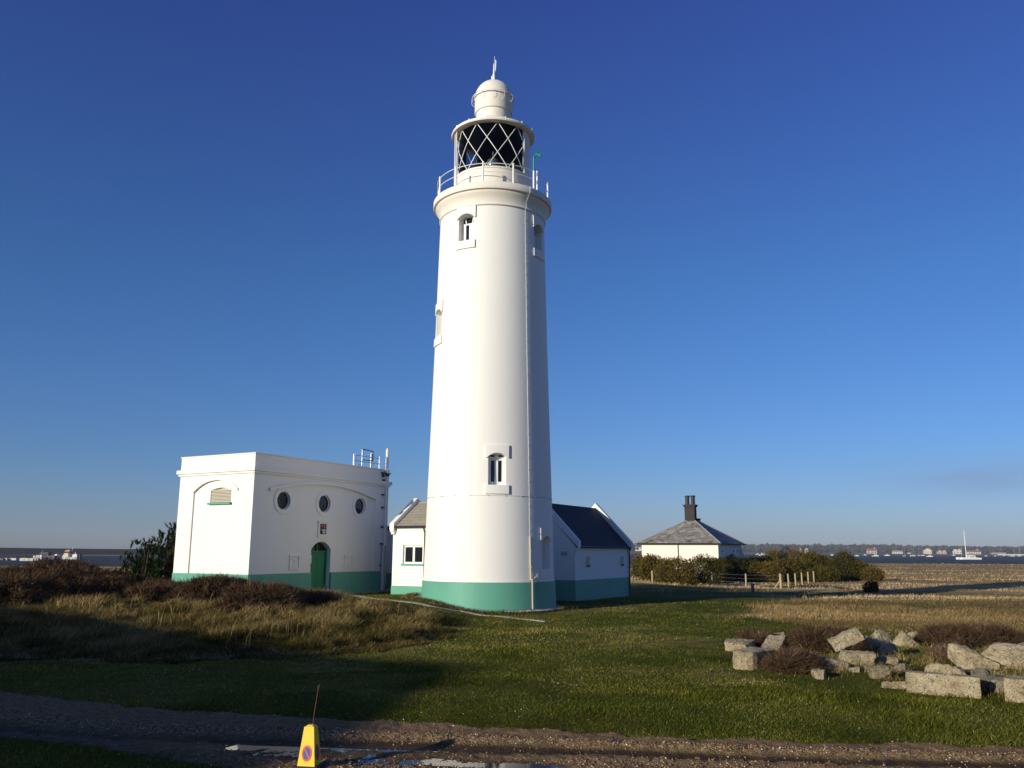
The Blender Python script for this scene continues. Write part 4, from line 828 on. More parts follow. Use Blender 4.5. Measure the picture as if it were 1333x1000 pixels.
def shrub(name, loc, rx, ry, h, n, size, mt, label, cat, group, seed, tf, trunk=True, rz=0.0, parts=('foliage', 'stem')):
    root = empty(name, loc, rz, label, cat, group); L_ = lobes(rx, ry, h, 9, seed)
    h *= 1.0; V, F, t, P = leaf_cloud(L_, n, size, seed, tintf=tf); np_mesh(parts[0], V, F, mt, root, {'tint': t})
    bm = B(); r = random.Random(seed)
    for l in L_[:8]:
        b0 = Vector((l[0]*.25, l[1]*.25, -.15)); tp = Vector((l[0], l[1], l[2])); mid = (b0+tp)/2+Vector((r.uniform(-.1, .1)*rx, r.uniform(-.1, .1)*ry, 0)); tube(bm, [b0, mid, tp], h*.018+.01, 5, h*.006+.003)
    ob(parts[1], bm, M['bark'], root); return root
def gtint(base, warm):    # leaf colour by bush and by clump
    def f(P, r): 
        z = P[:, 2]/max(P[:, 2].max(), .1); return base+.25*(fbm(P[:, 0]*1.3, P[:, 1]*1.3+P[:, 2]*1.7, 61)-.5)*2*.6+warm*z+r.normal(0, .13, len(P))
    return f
# gorse thicket: (px of centre, py of base, py of top, half width px, base tint, warm)
GOR = [(838, 752, 722, 17, .45, .35, 'small orange brown bush against the near end of the white house'), (852, 757, 722, 22, .60, .22, 'russet gorse bush in front of the left corner of the white house'),
       (880, 760, 724, 26, .62, .12, 'ginger tinged gorse bush below the middle of the white house wall'), (912, 759, 722, 27, .42, .15, 'olive green gorse bush below the corner of the white house'),
       (938, 758, 726, 20, .34, .12, 'dark green gorse bush just right of the white house corner'), (957, 757, 722, 21, .18, .1, 'darkest green gorse bush standing right of the white house'),
       (985, 752, 723, 22, .48, .12, 'yellow green gorse bush below the moored white cruiser'), (1008, 750, 717, 20, .52, .25, 'brownish gorse bush left of the tallest rusty one'),
       (1033, 752, 713, 25, .55, .35, 'tallest rusty brown gorse bush in the middle of the thicket'), (1055, 754, 717, 20, .42, .22, 'green and brown gorse bush behind the fence posts'),
       (1076, 752, 724, 20, .50, .25, 'low brown gorse bush in the dip of the thicket'), (1098, 756, 719, 22, .30, .22, 'dark twiggy gorse bush second highest towards the right end'),
       (1118, 756, 729, 18, .36, .25, 'olive gorse bush near the right end of the thicket'), (1132, 756, 737, 12, .60, .2, 'last low tawny gorse bush at the right end of the thicket'),
       (1068, 758, 736, 18, .45, .2, 'low gorse bush spilling forward behind the last fence posts'),
       (972, 757, 728, 20, .28, .15, 'dark olive gorse bush directly behind the grey stump'), (996, 758, 731, 20, .62, .15, 'low purplish brown bush behind the braced fence post'), (1020, 757, 727, 20, .50, .2, 'mixed brown bush behind the row of close set posts'), (1044, 757, 728, 18, .38, .25, 'green brown bush low behind the last two fence posts')]
for i, (px, pb, pt_, hp, bt, wm_, lb) in enumerate(GOR):
    p = GP(px, pb+1); dist = p.y+1.5; sc_ = dist/FPX; cx = YP(px, 700, dist+hp*sc_*.55).x; cy = dist+hp*sc_*.55; top = YP(px, pt_, cy).z; gz = tzs(cx, cy)
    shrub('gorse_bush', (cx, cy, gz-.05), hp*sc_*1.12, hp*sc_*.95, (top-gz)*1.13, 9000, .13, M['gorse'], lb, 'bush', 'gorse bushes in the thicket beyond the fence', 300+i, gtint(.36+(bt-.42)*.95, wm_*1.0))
p = GP(1134, 771); shrub('dark_shrub', (p.x, p.y, p.z-.03), .62, .6, 1.05, 1500, .13, M['gorse'], 'small dark evergreen shrub alone on the marsh right of the fence', 'shrub', None, 431, lambda P, r: r.uniform(0, .42, len(P))+.1*P[:, 2])
# dark evergreen behind the engine house
def candle_tree(loc, tips, label, group, seed):
    root = empty('evergreen_tree', loc, 0, label, 'tree', group); r = np.random.default_rng(seed); bm = B(); Vs = []; Ts = []; cnt = 0
    tube(bm, [(0, 0, -.2), (.05, 0, .7), (0, .05, 1.5)], .10, 7, .06)
    for tx_, ty_, tz_, n in tips:
        tube(bm, [(0, 0, .5*min(1, tz_)), (tx_*.5, ty_*.5, tz_*.55), (tx_, ty_, tz_)], .045, 5, .015)
        for k in range(int(n*3.2)):
            c = np.array([tx_, ty_, tz_])+r.normal(0, 1, 3)*np.array([.27, .30, .16 if n < 5 else .25]); d = np.array([r.normal(0, .45), r.normal(0, .45), 1.0]); d /= np.linalg.norm(d); ln = r.uniform(.16, .34)
            m_ = 40; s = r.uniform(0, 1, m_); base = c+np.outer(s, d*ln); q = r.normal(size=(m_, 3)); q = q/np.linalg.norm(q, axis=1)[:, None]+d*.7; tip = base+q*.085; sd__ = np.cross(q, d); sd__ = sd__/(np.linalg.norm(sd__, axis=1)[:, None]+1e-6)*.017
            Vs.append(np.stack([base-sd__, base+sd__, tip+sd__*.5, tip-sd__*.5], 1).reshape(-1, 3)); Ts.append(np.repeat(np.clip(r.normal(.45, .25, m_), 0, 1), 4))
    V = np.concatenate(Vs); np_mesh('crown', V, np.arange(len(V)).reshape(-1, 4), M['pine'], root, {'tint': np.concatenate(Ts)}); ob('trunk', bm, M['bark'], root); return root
def pix_tips(lst, y0, base):
    o = []
    for px, py, n in lst: p = YP(px, py, y0+random.uniform(-.5, .5)); o.append((p.x-base[0], p.y-base[1], max(.1, p.z-base[2]), n))
    return o
b1 = GP(222, 762, .2); b1 = YP(222, 762, 46.0); g1 = tzs(b1.x, b1.y)
tips = [(232, 688, 3), (229, 694, 5), (222, 697, 4), (226, 704, 6), (217, 704, 5), (230, 712, 6), (220, 714, 7), (212, 711, 5), (206, 717, 6), (226, 722, 7), (214, 722, 7), (203, 726, 6), (222, 732, 7), (231, 730, 6), (210, 735, 7), (200, 738, 6), (228, 742, 7), (216, 745, 8), (206, 748, 7), (225, 753, 7), (212, 757, 7), (200, 757, 6), (233, 752, 5)]
candle_tree((b1.x, 46.0, g1-.05), pix_tips(tips, 46.0, (b1.x, 46.0, g1)), 'taller dark evergreen half hidden by the engine house wall', 'evergreens left of the engine house', 71)
b2 = YP(186, 764, 44.0); g2 = tzs(b2.x, b2.y)
tips = [(189, 709, 3), (194, 713, 3), (186, 715, 3), (191, 720, 4), (198, 716, 2), (184, 726, 5), (192, 728, 6), (176, 733, 5), (168, 735, 4), (186, 737, 6), (196, 738, 6), (173, 742, 6), (182, 747, 7), (165, 745, 4), (192, 748, 7), (171, 752, 6), (200, 752, 5), (183, 757, 7), (166, 756, 4), (175, 761, 5), (192, 760, 6)]
candle_tree((b2.x, 44.0, g2-.05), pix_tips(tips, 44.0, (b2.x, 44.0, g2)), 'lower spreading dark evergreen further left of the engine house', 'evergreens left of the engine house', 72)
# brown bramble thickets
def bramble(loc, rx, ry, h, n, label, group, seed, rz=0.0, ln=(.10, .30), wd=.006, bright=0.0, name='bramble_thicket'):
    root = empty(name, loc, rz, label, 'thicket', group); h *= .83
    r = np.random.default_rng(seed); nu, nv = 44, 16; U_, V_ = np.meshgrid(np.linspace(0, 2*PI, nu, endpoint=False), np.linspace(0, PI/2, nv)); dx = np.cos(U_)*np.cos(V_); dy = np.sin(U_)*np.cos(V_); dz = np.sin(V_)
    def surf(dx, dy, dz): 
        l_ = .50+.62*fbm(dx*1.8+seed, dy*1.8+dz*1.1, seed % 89, 3)+.42*fbm(dx*4.6+seed, dy*4.6+dz*3.1, seed % 83, 3); e = np.clip(1-(1-dz)**2.2, 0, 1); return np.stack([dx*rx*l_, dy*ry*l_, h*l_*1.08*np.clip(dz, 0, 1)**.75], -1)
    P = surf(dx, dy, dz)*.86; P[..., 2] -= .1; idx = np.arange(nu*nv).reshape(nv, nu); F = np.stack([idx[:-1], np.roll(idx[:-1], -1, 1), np.roll(idx[1:], -1, 1), idx[1:]], -1).reshape(-1, 4)
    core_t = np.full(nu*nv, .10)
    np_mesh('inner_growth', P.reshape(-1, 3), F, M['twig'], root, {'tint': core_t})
    u = r.uniform(0, 2*PI, n); dz = r.uniform(0, 1, n); c = np.sqrt(1-dz*dz); d = np.stack([np.cos(u)*c, np.sin(u)*c, dz], 1); p = surf(d[:, 0], d[:, 1], d[:, 2])*r.uniform(.78, 1.0, n)[:, None]
    q = d*.8+r.normal(0, .75, (n, 3))+np.array([.25, .1, .30]); q /= np.linalg.norm(q, axis=1)[:, None]; L_ = (r.uniform(ln[0], ln[1], n)*np.where(r.random(n) < .03, 2.0, 1.0))[:, None]
    s = np.cross(q, r.normal(size=(n, 3))); s /= np.linalg.norm(s, axis=1)[:, None]; s *= wd; mid = p+q*L_*.5+r.normal(0, .02, (n, 3)); e = p+q*L_+r.normal(0, .03, (n, 3))
    V = np.stack([p-s, p+s, mid+s*.8, mid-s*.8, e], 1).reshape(-1, 3); b5 = np.arange(n)*5; T = np.concatenate([np.stack([b5, b5+1, b5+2], 1), np.stack([b5, b5+2, b5+3], 1), np.stack([b5+3, b5+2, b5+4], 1)])
    t = .42+bright+.5*(fbm(p[:, 0]*1.8, p[:, 1]*1.8+p[:, 2], 77)-.5)+r.normal(0, .17, n); np_mesh('twigs', V, T, M['twig'], root, {'tint': np.repeat(np.clip(t, 0, 1), 5)}); return root
def bramble_px(px0, px1, pb, ptop, depth, n, label, group, seed, **kw):
    p = GP((px0+px1)/2, pb); cy = p.y+depth*.5; hw2 = (px1-px0)/2*cy/FPX; c = YP((px0+px1)/2, 700, cy); g = tzs(c.x, cy); top = YP((px0+px1)/2, ptop, cy).z
    return bramble((c.x, cy, g), hw2, depth*.55, (top-g)*1.0, n, label, group, seed, **kw)
g_ = 'brown bramble thickets on the grass bank'
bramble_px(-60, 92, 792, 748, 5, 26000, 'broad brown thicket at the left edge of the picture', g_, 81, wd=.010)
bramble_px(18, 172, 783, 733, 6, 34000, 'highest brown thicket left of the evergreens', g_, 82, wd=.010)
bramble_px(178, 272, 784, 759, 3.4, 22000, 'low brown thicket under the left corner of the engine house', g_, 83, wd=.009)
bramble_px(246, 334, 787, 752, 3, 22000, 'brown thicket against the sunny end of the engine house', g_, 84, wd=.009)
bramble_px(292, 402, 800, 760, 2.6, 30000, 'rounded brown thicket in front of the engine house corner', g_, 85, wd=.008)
bramble_px(385, 446, 788, 772, 1.8, 7000, 'small low clump of dead stems left of the path', g_, 86, wd=.008, bright=.15)
g_ = 'dead bramble clumps among the stone blocks'
bramble_px(990, 1054, 880, 850, 1.5, 12000, 'dark brown bramble clump in front of the blocks near the half round drum', g_, 97, wd=.005, ln=(.06, .2), name='bramble_clump')
bramble_px(1018, 1108, 851, 820, 2.0, 15000, 'large brown bramble clump behind the long log shaped block', g_, 92, wd=.006, ln=(.08, .25), name='bramble_clump')
bramble_px(1192, 1312, 845, 817, 2.4, 18000, 'wide brown bramble clump behind the wedge shaped block', g_, 93, wd=.006, ln=(.08, .28), name='bramble_clump')
bramble_px(1200, 1240, 862, 845, 1.0, 4000, 'small russet bramble clump between the pointed blocks and the wedge', g_, 94, wd=.005, ln=(.06, .2), bright=.2, name='bramble_clump')
bramble_px(958, 1006, 842, 822, 1.3, 5000, 'small reddish bramble clump behind the leftmost block', g_, 95, wd=.005, ln=(.05, .16), bright=.05, name='bramble_clump')

# ------------------------------------------------------------ stone blocks
def hullmesh(bm, pts):
    vs = [bm.verts.new(p) for p in pts]; r_ = bmesh.ops.convex_hull(bm, input=vs)
    bmesh.ops.delete(bm, geom=[g for g in r_['geom_interior'] if isinstance(g, bmesh.types.BMVert)], context='VERTS') if r_['geom_interior'] else None
    return bm
def rough(bm, cuts_, amp, seed, bev=.02):
    bmesh.ops.recalc_face_normals(bm, faces=bm.faces[:])
    bmesh.ops.bevel(bm, geom=[e for e in bm.edges if len(e.link_faces) == 2 and e.calc_face_angle(0) > R(20)], offset=bev, segments=2, affect='EDGES', profile=.6)
    bmesh.ops.triangulate(bm, faces=bm.faces[:])
    for k in range(5):
        es = [e for e in bm.edges if e.calc_length() > cuts_]
        if not es: break
        bmesh.ops.subdivide_edges(bm, edges=es, cuts=1); bmesh.ops.triangulate(bm, faces=[f for f in bm.faces if len(f.verts) > 3])
    bm.normal_update(); co_ = np.array([v.co[:] for v in bm.verts]); s = seed*7.3
    d = (fbm(co_[:, 0]*4+s, co_[:, 1]*4+co_[:, 2]*5, 3)-.5)*amp*1.5+(fbm(co_[:, 0]*15+s, co_[:, 1]*15+co_[:, 2]*17, 4)-.5)*amp*1.1
    for v, q in zip(bm.verts, d): v.co += v.normal*float(q)
    return bm
def stone(px, py, shape, label, weather=0.0, rz=0.0, amp=.05, dz=0.0, cat='stone block', sunk=.06):
    """shape: list of (x, y, z) in metres, x to the right, y away from the viewer, front foot at the origin"""
    p = GP(px, py); bm = rough(hullmesh(B(), shape), .085, amp, px*.37)
    o = ob('stone_block', bm, M['stone'], None); o.location = (p.x, p.y, p.z-sunk+dz); o.rotation_euler = (0, 0, math.atan2(-p.x, p.y)+rz); o['weathering'] = float(weather)
    tag(o, label, cat, 'stone blocks dumped on the grass'); return o
def blk(w_, h_, d_, skew=0.0, tilt=0.0, tl=0.0, yaw=0.0):
    """box w x d x h; skew moves the top back/right, tilt lifts the right end, tl tips the block backwards"""
    o = []
    for x in (-w_/2, w_/2):
        for y in (0, d_):
            for z in (0, h_):
                v = Vector((x+skew*z, y, z)); v = Matrix.Rotation(-tilt, 3, 'Y') @ v; v = Matrix.Rotation(tl, 3, 'X') @ v; v = Matrix.Rotation(yaw, 3, 'Z') @ v; o.append(v)
    m_ = min(v.z for v in o); return [(v.x, v.y, v.z-m_) for v in o]
stone(961, 849, [(-.34, .1, 0), (.28, 0, 0), (-.36, .1, .3), (.18, .0, .25), (.34, .15, .1), (-.3, .9, .33), (.45, .9, .3), (.5, .8, 0)], 'pale chipped block at the far left end of the heap')
dr = [(.28*math.cos(a)-.02, .30+.28*math.sin(a), z) for a in np.linspace(PI*.75, PI*2.02, 9) for z in (0, .46)]+[(.75, 1.2, .42), (.1, 1.35, .45), (.7, 1.2, 0), (.1, 1.3, 0)]
stone(972, 873, dr, 'half round drum shaped block with a grey top at the front left', amp=.03)
stone(1003, 848, blk(.50, .42, .22, .45, .05, -.75), 'grey slab leaning back behind the half round drum', .45, rz=-.1)
stone(1006, 831, blk(.72, .16, .3, 0, .10), 'low pale slab lying furthest back on the left of the heap', .1)
stone(1029, 836, blk(.50, .10, .3, 0, -.05), 'thin pale slab beside the brown brambles on the left', 0)
stone(1072, 873, [(-.62, .1, .1), (-.5, .1, .36), (-.3, .1, .36), (.0, 0, .20), (.55, .0, .18), (.60, .1, .05), (.5, 0, 0), (-.5, 0, 0), (-.5, .5, .36), (.5, .45, .15), (.5, .4, 0), (-.5, .5, 0)], 'long rough log shaped block sloping down to the right', .35, sunk=.0)
stone(1065, 884, [(-.16, .1, .12), (-.13, 0, .2), (.13, -.05, .2), (.16, .2, .2), (0, -.08, 0), (.1, -.1, 0), (.17, .2, 0), (-.12, .2, .2), (-.1, .2, 0)], 'smallest square chunk standing clear in front of the brambles', .1, amp=.02, sunk=.02)
stone(1096, 829, blk(1.15, .14, .4), 'long flat grey slab behind the large bramble clump', .5)
stone(1113, 868, blk(.74, .40, .45, .25, -.05), 'propping block under the tilted square block', .1, rz=.1, sunk=.1)
stone(1109, 862, blk(.76, .30, .45, -.1, .44), 'tilted square block resting on the one beneath it', .15, rz=.12, dz=.22, sunk=0)
stone(1142, 842, [(-.42, .1, 0), (.12, -.1, 0), (.48, .4, 0), (.0, .0, .50), (.12, .15, .52), (.36, .45, .40), (-.38, .3, .12), (0, .7, .45), (.2, .8, 0)], 'pyramid shaped block with a dark right face', .1)
stone(1156, 852, [(-.22, .1, 0), (.14, 0, 0), (.28, .3, 0), (-.24, .1, .17), (.06, .0, .32), (.2, .3, .30), (-.1, .4, .3), (-.2, .4, 0)], 'small bright cube wedged between the two pointed blocks', .05)
stone(1176, 843, [(-.42, .0, 0), (.40, -.05, 0), (.52, .1, .08), (-.03, .1, .54), (.02, .22, .54), (.50, .35, .08), (-.3, .4, .15), (-.3, .4, 0), (.45, .4, 0)], 'triangular block with a sharp top right of the pyramid shaped one', .1)
stone(1191, 831, blk(.42, .2, .4), 'pale rubble lump behind the triangular block', 0, amp=.10)
stone(1151, 864, [(-.20, 0, 0), (.18, 0, 0), (-.22, .05, .12), (-.05, .05, .25), (.05, .1, .2), (.20, .1, .16), (0, .3, .2), (.1, .3, 0), (-.2, .3, 0)], 'jagged pale lump below the small bright cube', .1, amp=.07)
stone(1139, 876, blk(.44, .15, .35, .3, .08), 'flat grey green slab at the foot of the propping block', .4)
stone(1148, 884, blk(.42, .15, .2, .2, .42, 0, .2), 'narrow grey slab tipped up towards the right at the front', .35)
stone(1170, 877, [(-.22, 0, 0), (.2, 0, 0), (-.2, .1, .1), (.0, .1, .25), (.12, .1, .27), (.24, .2, .15), (.1, .4, .25), (.2, .4, 0), (-.2, .4, 0)], 'grey rounded lump in the grass right of the tipped slab', .55, amp=.06)
stone(1172, 897, blk(.68, .15, .3), 'low white knobbly slab beside the end of the biggest block', 0, amp=.09)
stone(1229, 907, [(-.64, .2, 0), (.62, -.12, 0), (-.64, .2, .44), (.62, -.12, .45), (.60, .35, .42), (-.6, .7, .42), (.6, .4, 0), (-.6, .7, 0)], 'biggest rectangular block with a flat sunlit face at the front', .05, amp=.02)
stone(1231, 884, [(-.40, .1, 0), (.42, 0, 0), (-.38, .1, .28), (-.2, .1, .36), (.2, .1, .28), (.42, .1, .16), (.3, .5, .25), (-.3, .5, .3), (.4, .5, 0), (-.4, .5, 0)], 'rounded pitted block lying behind the biggest one', .15, amp=.08)
stone(1280, 897, [(-.20, .1, .12), (.05, 0, .03), (.17, 0, 0), (-.22, .1, .33), (.04, .1, .40), (.24, .15, .2), (.15, .5, .3), (-.2, .5, .3), (0, .4, 0)], 'dark grey weathered block leaning over a gap', .85, dz=.05, amp=.05)
stone(1303, 903, blk(.34, .30, .5, 0, -.02), 'grey flat topped block between the dark block and the cube at the edge', .5)
stone(1322, 915, [(-.17, .05, 0), (.45, 0, 0), (-.15, .05, .46), (.45, 0, .47), (.45, .5, .47), (-.1, .6, .46), (.45, .5, 0), (-.1, .6, 0)], 'pale speckled cube cut off by the right edge of the picture', .05, amp=.015)
stone(1269, 872, [(-.55, .3, .25), (-.50, .2, .62), (-.40, .2, .60), (.52, .0, .20), (.48, 0, 0), (-.2, .0, 0), (-.35, .1, .1), (.5, .25, .22), (-.35, .55, .60), (-.3, .5, 0), (.4, .4, 0)], 'wedge shaped block sloping down to the right', .1, amp=.05)
stone(1316, 871, [(-.62, .3, .28), (-.58, .3, .36), (-.30, .5, .58), (.5, .5, .52), (.6, 0, .05), (.55, 0, 0), (-.1, 0, 0), (-.1, -.02, .16), (.6, 0, .32), (.5, 1, .5), (-.2, 1, .5), (0, 1, 0)], 'large pink buff slab cut off by the right edge of the picture', .0, amp=.04)
stone(1240, 840, blk(.52, .28, .4, .1), 'upright grey block half lost in the wide bramble clump', .35)
stone(1331, 846, [(-.16, .1, 0), (.3, 0, 0), (-.18, .1, .14), (-.08, .1, .25), (.3, .1, .3), (.2, .4, .2), (-.1, .4, 0), (.2, .4, 0)], 'grey rounded boulder behind the pink buff slab', .75, amp=.05)

stone(1094, 860, blk(.22, .07, .12, .2, .1), 'thin white flake lying left of the propping block', 0, amp=.02, sunk=.0)
stone(1112, 876, blk(.24, .10, .2, .2, .15), 'small pale splinter in front of the propping block', .1, amp=.05, sunk=.02)
stone(1160, 866, blk(.26, .16, .25, .1, -.2), 'small pale lump right of the jagged one', .1, amp=.07, sunk=.02)
stone(1128, 842, [(-.24, .1, 0), (.2, 0, 0), (-.1, .1, .34), (.06, .1, .36), (.25, .3, .1), (-.2, .4, .1), (.1, .4, .3), (.2, .4, 0), (-.2, .4, 0)], 'pale shard showing between tilted square block and pyramid', .1, amp=.04)
stone(1211, 836, blk(.34, .14, .3, 0, .1), 'grey lump at the left end of the wide bramble clump', .3, amp=.07)
stone(1298, 880, blk(.30, .10, .2, 0, -.1), 'small grey stone in the grass below the pink buff slab', .4, amp=.05, sunk=.03)
# ------------------------------------------------------------ fence posts
fn = None
posts = [(849.5, 760, 743), (927.5, 762, 745), (971.5, 764, 747), (1017, 766.5, 747), (1027, 765, 747), (1036, 763, 746.5), (1044.5, 761.5, 745.5), (1052.5, 759.5, 744.5), (1060, 758.5, 743.5)]
p0 = GP(1017, 766.5); fn = empty('post_and_wire_fence', p0, 0, 'fence of pale timber posts and thin wire in front of the gorse', 'fence'); tops = []
for i, (px, pb, pt_) in enumerate(posts):
    p = GP(px, pb); h_ = YP(px, pt_, p.y).z-p.z; l = p-p0; bm = B(); r_ = .075 if i != 3 else .11
    tube(bm, [(l.x, l.y, l.z-.4), (l.x+random.uniform(-.03, .03), l.y, l.z+h_)], r_, 8); ob('post', bm, M['wood'], fn, smooth=50); tops.append((l.x, l.y, l.z, h_))
bm = B(); a_ = tops[3]; tube(bm, [(a_[0]-.75, a_[1]-.1, a_[2]-.1), (a_[0], a_[1], a_[2]+a_[3]*.62)], .06, 6); ob('brace', bm, M['wood'], fn)
bm = B()
for f_ in (.35, .62, .9):
    tube(bm, [(t_[0], t_[1]-.08, t_[2]+t_[3]*f_) for t_ in tops], .003, 4)
ob('wire', bm, M['greymetal'], fn)
p = GP(980, 771); bm = B(); tube(bm, [(0, 0, -.3), (0, 0, .62), (0, 0, .66)], .13, 10); o = ob('grey_bollard', bm, M['greywood'], None, smooth=40); o.location = p; tag(o, 'short grey stump standing before the fence in the lighthouse shadow', 'bollard')
# thin white marker posts by the water on the left
p = GP(154.5, 736.5); bm = B(); tube(bm, [(0, 0, -1), (0, 0, 1.6)], .12, 8); o = ob('marker_post', bm, M['trim'], None, smooth=40); o.location = (p.x, p.y-3, tzs(p.x, p.y-3)); tag(o, 'white marker post at the shoreline left of the evergreens', 'post')

# ------------------------------------------------------------ parking cone in the track
pc_ = GP(399.5, 1001, 0.0); CZ = -.005
CN = empty('parking_cone', (pc_.x, pc_.y+.12, CZ), R(-9), 'yellow square parking cone with no waiting badges standing in the track', 'cone')
def pyr(bm, s0, s1, z0, z1):
    v = [bm.verts.new((x*s, y*s, z)) for s, z in ((s0, z0), (s1, z1)) for x, y in ((-1, -1), (1, -1), (1, 1), (-1, 1))]
    for f in ((3, 2, 1, 0), (4, 5, 6, 7), (0, 1, 5, 4), (1, 2, 6, 5), (2, 3, 7, 6), (3, 0, 4, 7)): bm.faces.new([v[i] for i in f])
bm = B(); pyr(bm, .112, .062, .02, .475); ob('cone_body', bm, M['yellow'], CN, bevel=.010, seg=3)
bm = B(); pyr(bm, .045, .035, .474, .49); ob('cone_cap', bm, M['yellow'], CN, bevel=.006)
bm = B(); pyr(bm, .165, .155, 0, .03); ob('cone_base', bm, M['rubber'], CN, bevel=.008)
sl_ = math.atan2(.05, .455)
for k in range(4):
    rm = Matrix.Rotation(k*PI/2, 4, 'Z') @ Matrix.Translation((0, -.112, .02)) @ Matrix.Rotation(PI/2-sl_, 4, 'X')
    def disc(r0, r1, zo, n=36):
        b = B(); ii = [(r0*math.cos(2*PI*i/n), r0*1.45*math.sin(2*PI*i/n)+.155) for i in range(n+1)]; oo = [(r1*math.cos(2*PI*i/n), r1*1.45*math.sin(2*PI*i/n)+.155) for i in range(n+1)]
        if r0: strip(b, ii, oo, lambda a, z: (a, z, 0), lambda a, z: (a, z, zo))
        else: prism(b, oo[:-1], lambda a, z: (a, z, 0), lambda a, z: (a, z, zo))
        bmesh.ops.transform(b, matrix=rm, verts=b.verts[:]); return b
    rg_ = ob('badge_ring', disc(.049, .064, .0035), M['red'], CN); ob('badge_disc', disc(0, .0485, .0028), M['blue'], rg_)
    b = prism(B(), [(-.040, .208), (-.030, .217), (.040, .102), (.030, .093)], lambda a, z: (a, z, .0005), lambda a, z: (a, z, .0042)); bmesh.ops.transform(b, matrix=rm, verts=b.verts[:]); ob('badge_slash', b, M['red'], rg_)
bm = B(); cx, cy = pc_.x, pc_.y+.12; tube(bm, [(cx+.01, cy, .30), (cx+.03, cy, .6), (cx+.065, cy+.01, .90), (cx+.075, cy+.01, .94), (cx+.085, cy+.01, .955)], .0045, 6); tube(bm, [(cx+.065, cy+.01, .905), (cx+.062, cy+.01, .93)], .005, 5)
tag(ob('rusty_rod', bm, M['rust']), 'thin rusty rod sticking up out of the top of the yellow cone', 'rod')

# ------------------------------------------------------------ far shore, spit and their woods
FS = 2400.0
bm = B(); xs_ = np.arange(100, 3400, 30.0); pr = None
for x in xs_:
    edge = FS+60*(fbm(np.array([x*.004]), np.array([.5]), 70)[0]-.5)+.02*(x-800); hh = 16*fbm(np.array([x*.0016]), np.array([1.5]), 71)[0]*ss(100, 260, x)
    cur = [bm.verts.new((x, edge, SEA-.3)), bm.verts.new((x, edge+12, SEA+1.6)), bm.verts.new((x, edge+160, 3+hh*.5)), bm.verts.new((x, edge+600, 6+hh)), bm.verts.new((x, edge+900, SEA-1))]
    if pr:
        for a in range(4): bm.faces.new((pr[a], cur[a], cur[a+1], pr[a+1]))
    pr = cur
bmesh.ops.recalc_face_normals(bm, faces=bm.faces[:]); tag(ob('far_shore', bm, M['farland'], smooth=80), kind='structure')
# the wood: many crowns, far off, reading as one mass
r = np.random.default_rng(5); n_t = 2300; tx_ = r.uniform(200, 2600, n_t); ty_ = FS+r.uniform(50, 600, n_t)+.02*(tx_-800); hgt = 6+13*fbm(tx_*.012, ty_*.006, 72)+r.uniform(-2, 5, n_t); hh = 16*fbm(tx_*.0016, 1.5+tx_*0, 71)*ss(100, 260, tx_); gz_ = 1+(ty_-FS)/600*(5+hh)
VV = []; TT = []
nl = 44; d = r.normal(size=(n_t, nl, 3)); d /= np.linalg.norm(d, axis=2)[..., None]; wR = hgt*r.uniform(.35, .8, n_t); C_ = np.stack([tx_, ty_, gz_+hgt*.55], 1)[:, None]; P = C_+d*np.stack([wR, wR, hgt*.5], 1)[:, None]*r.uniform(.5, 1.0, (n_t, nl, 1))
u = r.normal(size=(n_t, nl, 3)); u /= np.linalg.norm(u, axis=2)[..., None]; v = np.cross(u, r.normal(size=(n_t, nl, 3))); v /= np.linalg.norm(v, axis=2)[..., None]; s = r.uniform(1.2, 3.0, (n_t, nl, 1))
V = np.stack([P-u*s-v*s, P+u*s-v*s, P+u*s+v*s, P-u*s+v*s], 2).reshape(-1, 3); tt = np.clip(r.normal(.45, .22, n_t)[:, None]+r.normal(0, .10, (n_t, nl)), 0, 1)
tag(np_mesh('far_wood', V, np.arange(len(V)).reshape(-1, 4), M['farwood'], attrs={'tint': np.repeat(tt.ravel(), 4)}), 'brown winter woodland along the far shore behind the moorings', 'wood', kind='stuff')
bm = B(); pr = None
for x in np.arange(-1200, -60, 12.0):
    n1 = fbm(np.array([x*.02]), np.array([3.3]), 75)[0]; y0 = 660; top = 1.35+1.1*n1+.3*math.sin(x*.01); cur = [bm.verts.new((x, y0, SEA-.2)), bm.verts.new((x, y0+10, SEA+2.2)), bm.verts.new((x, y0+22, top+1.0)), bm.verts.new((x, y0+60, top+.8)), bm.verts.new((x, y0+90, SEA-.5))]
    if pr:
        for a in range(4): bm.faces.new((pr[a], cur[a], cur[a+1], pr[a+1]))
    pr = cur
bmesh.ops.recalc_face_normals(bm, faces=bm.faces[:]); tag(ob('shingle_spit', bm, M['shingle'], smooth=80), kind='structure')
bm = B(); pr = None
for x in np.arange(-330, -160, 6.0):
    wv_ = 1-abs((x+245)/85)**2; cur = [bm.verts.new((x, 560-4*wv_, SEA-.1)), bm.verts.new((x, 566, SEA+.45*wv_+.02)), bm.verts.new((x, 572+4*wv_, SEA-.1))]
    if pr:
        for a in range(2): bm.faces.new((pr[a], cur[a], cur[a+1], pr[a+1]))
    pr = cur
bmesh.ops.recalc_face_normals(bm, faces=bm.faces[:]); tag(ob('sand_bar', bm, M['palestrip'], smooth=80), kind='structure')

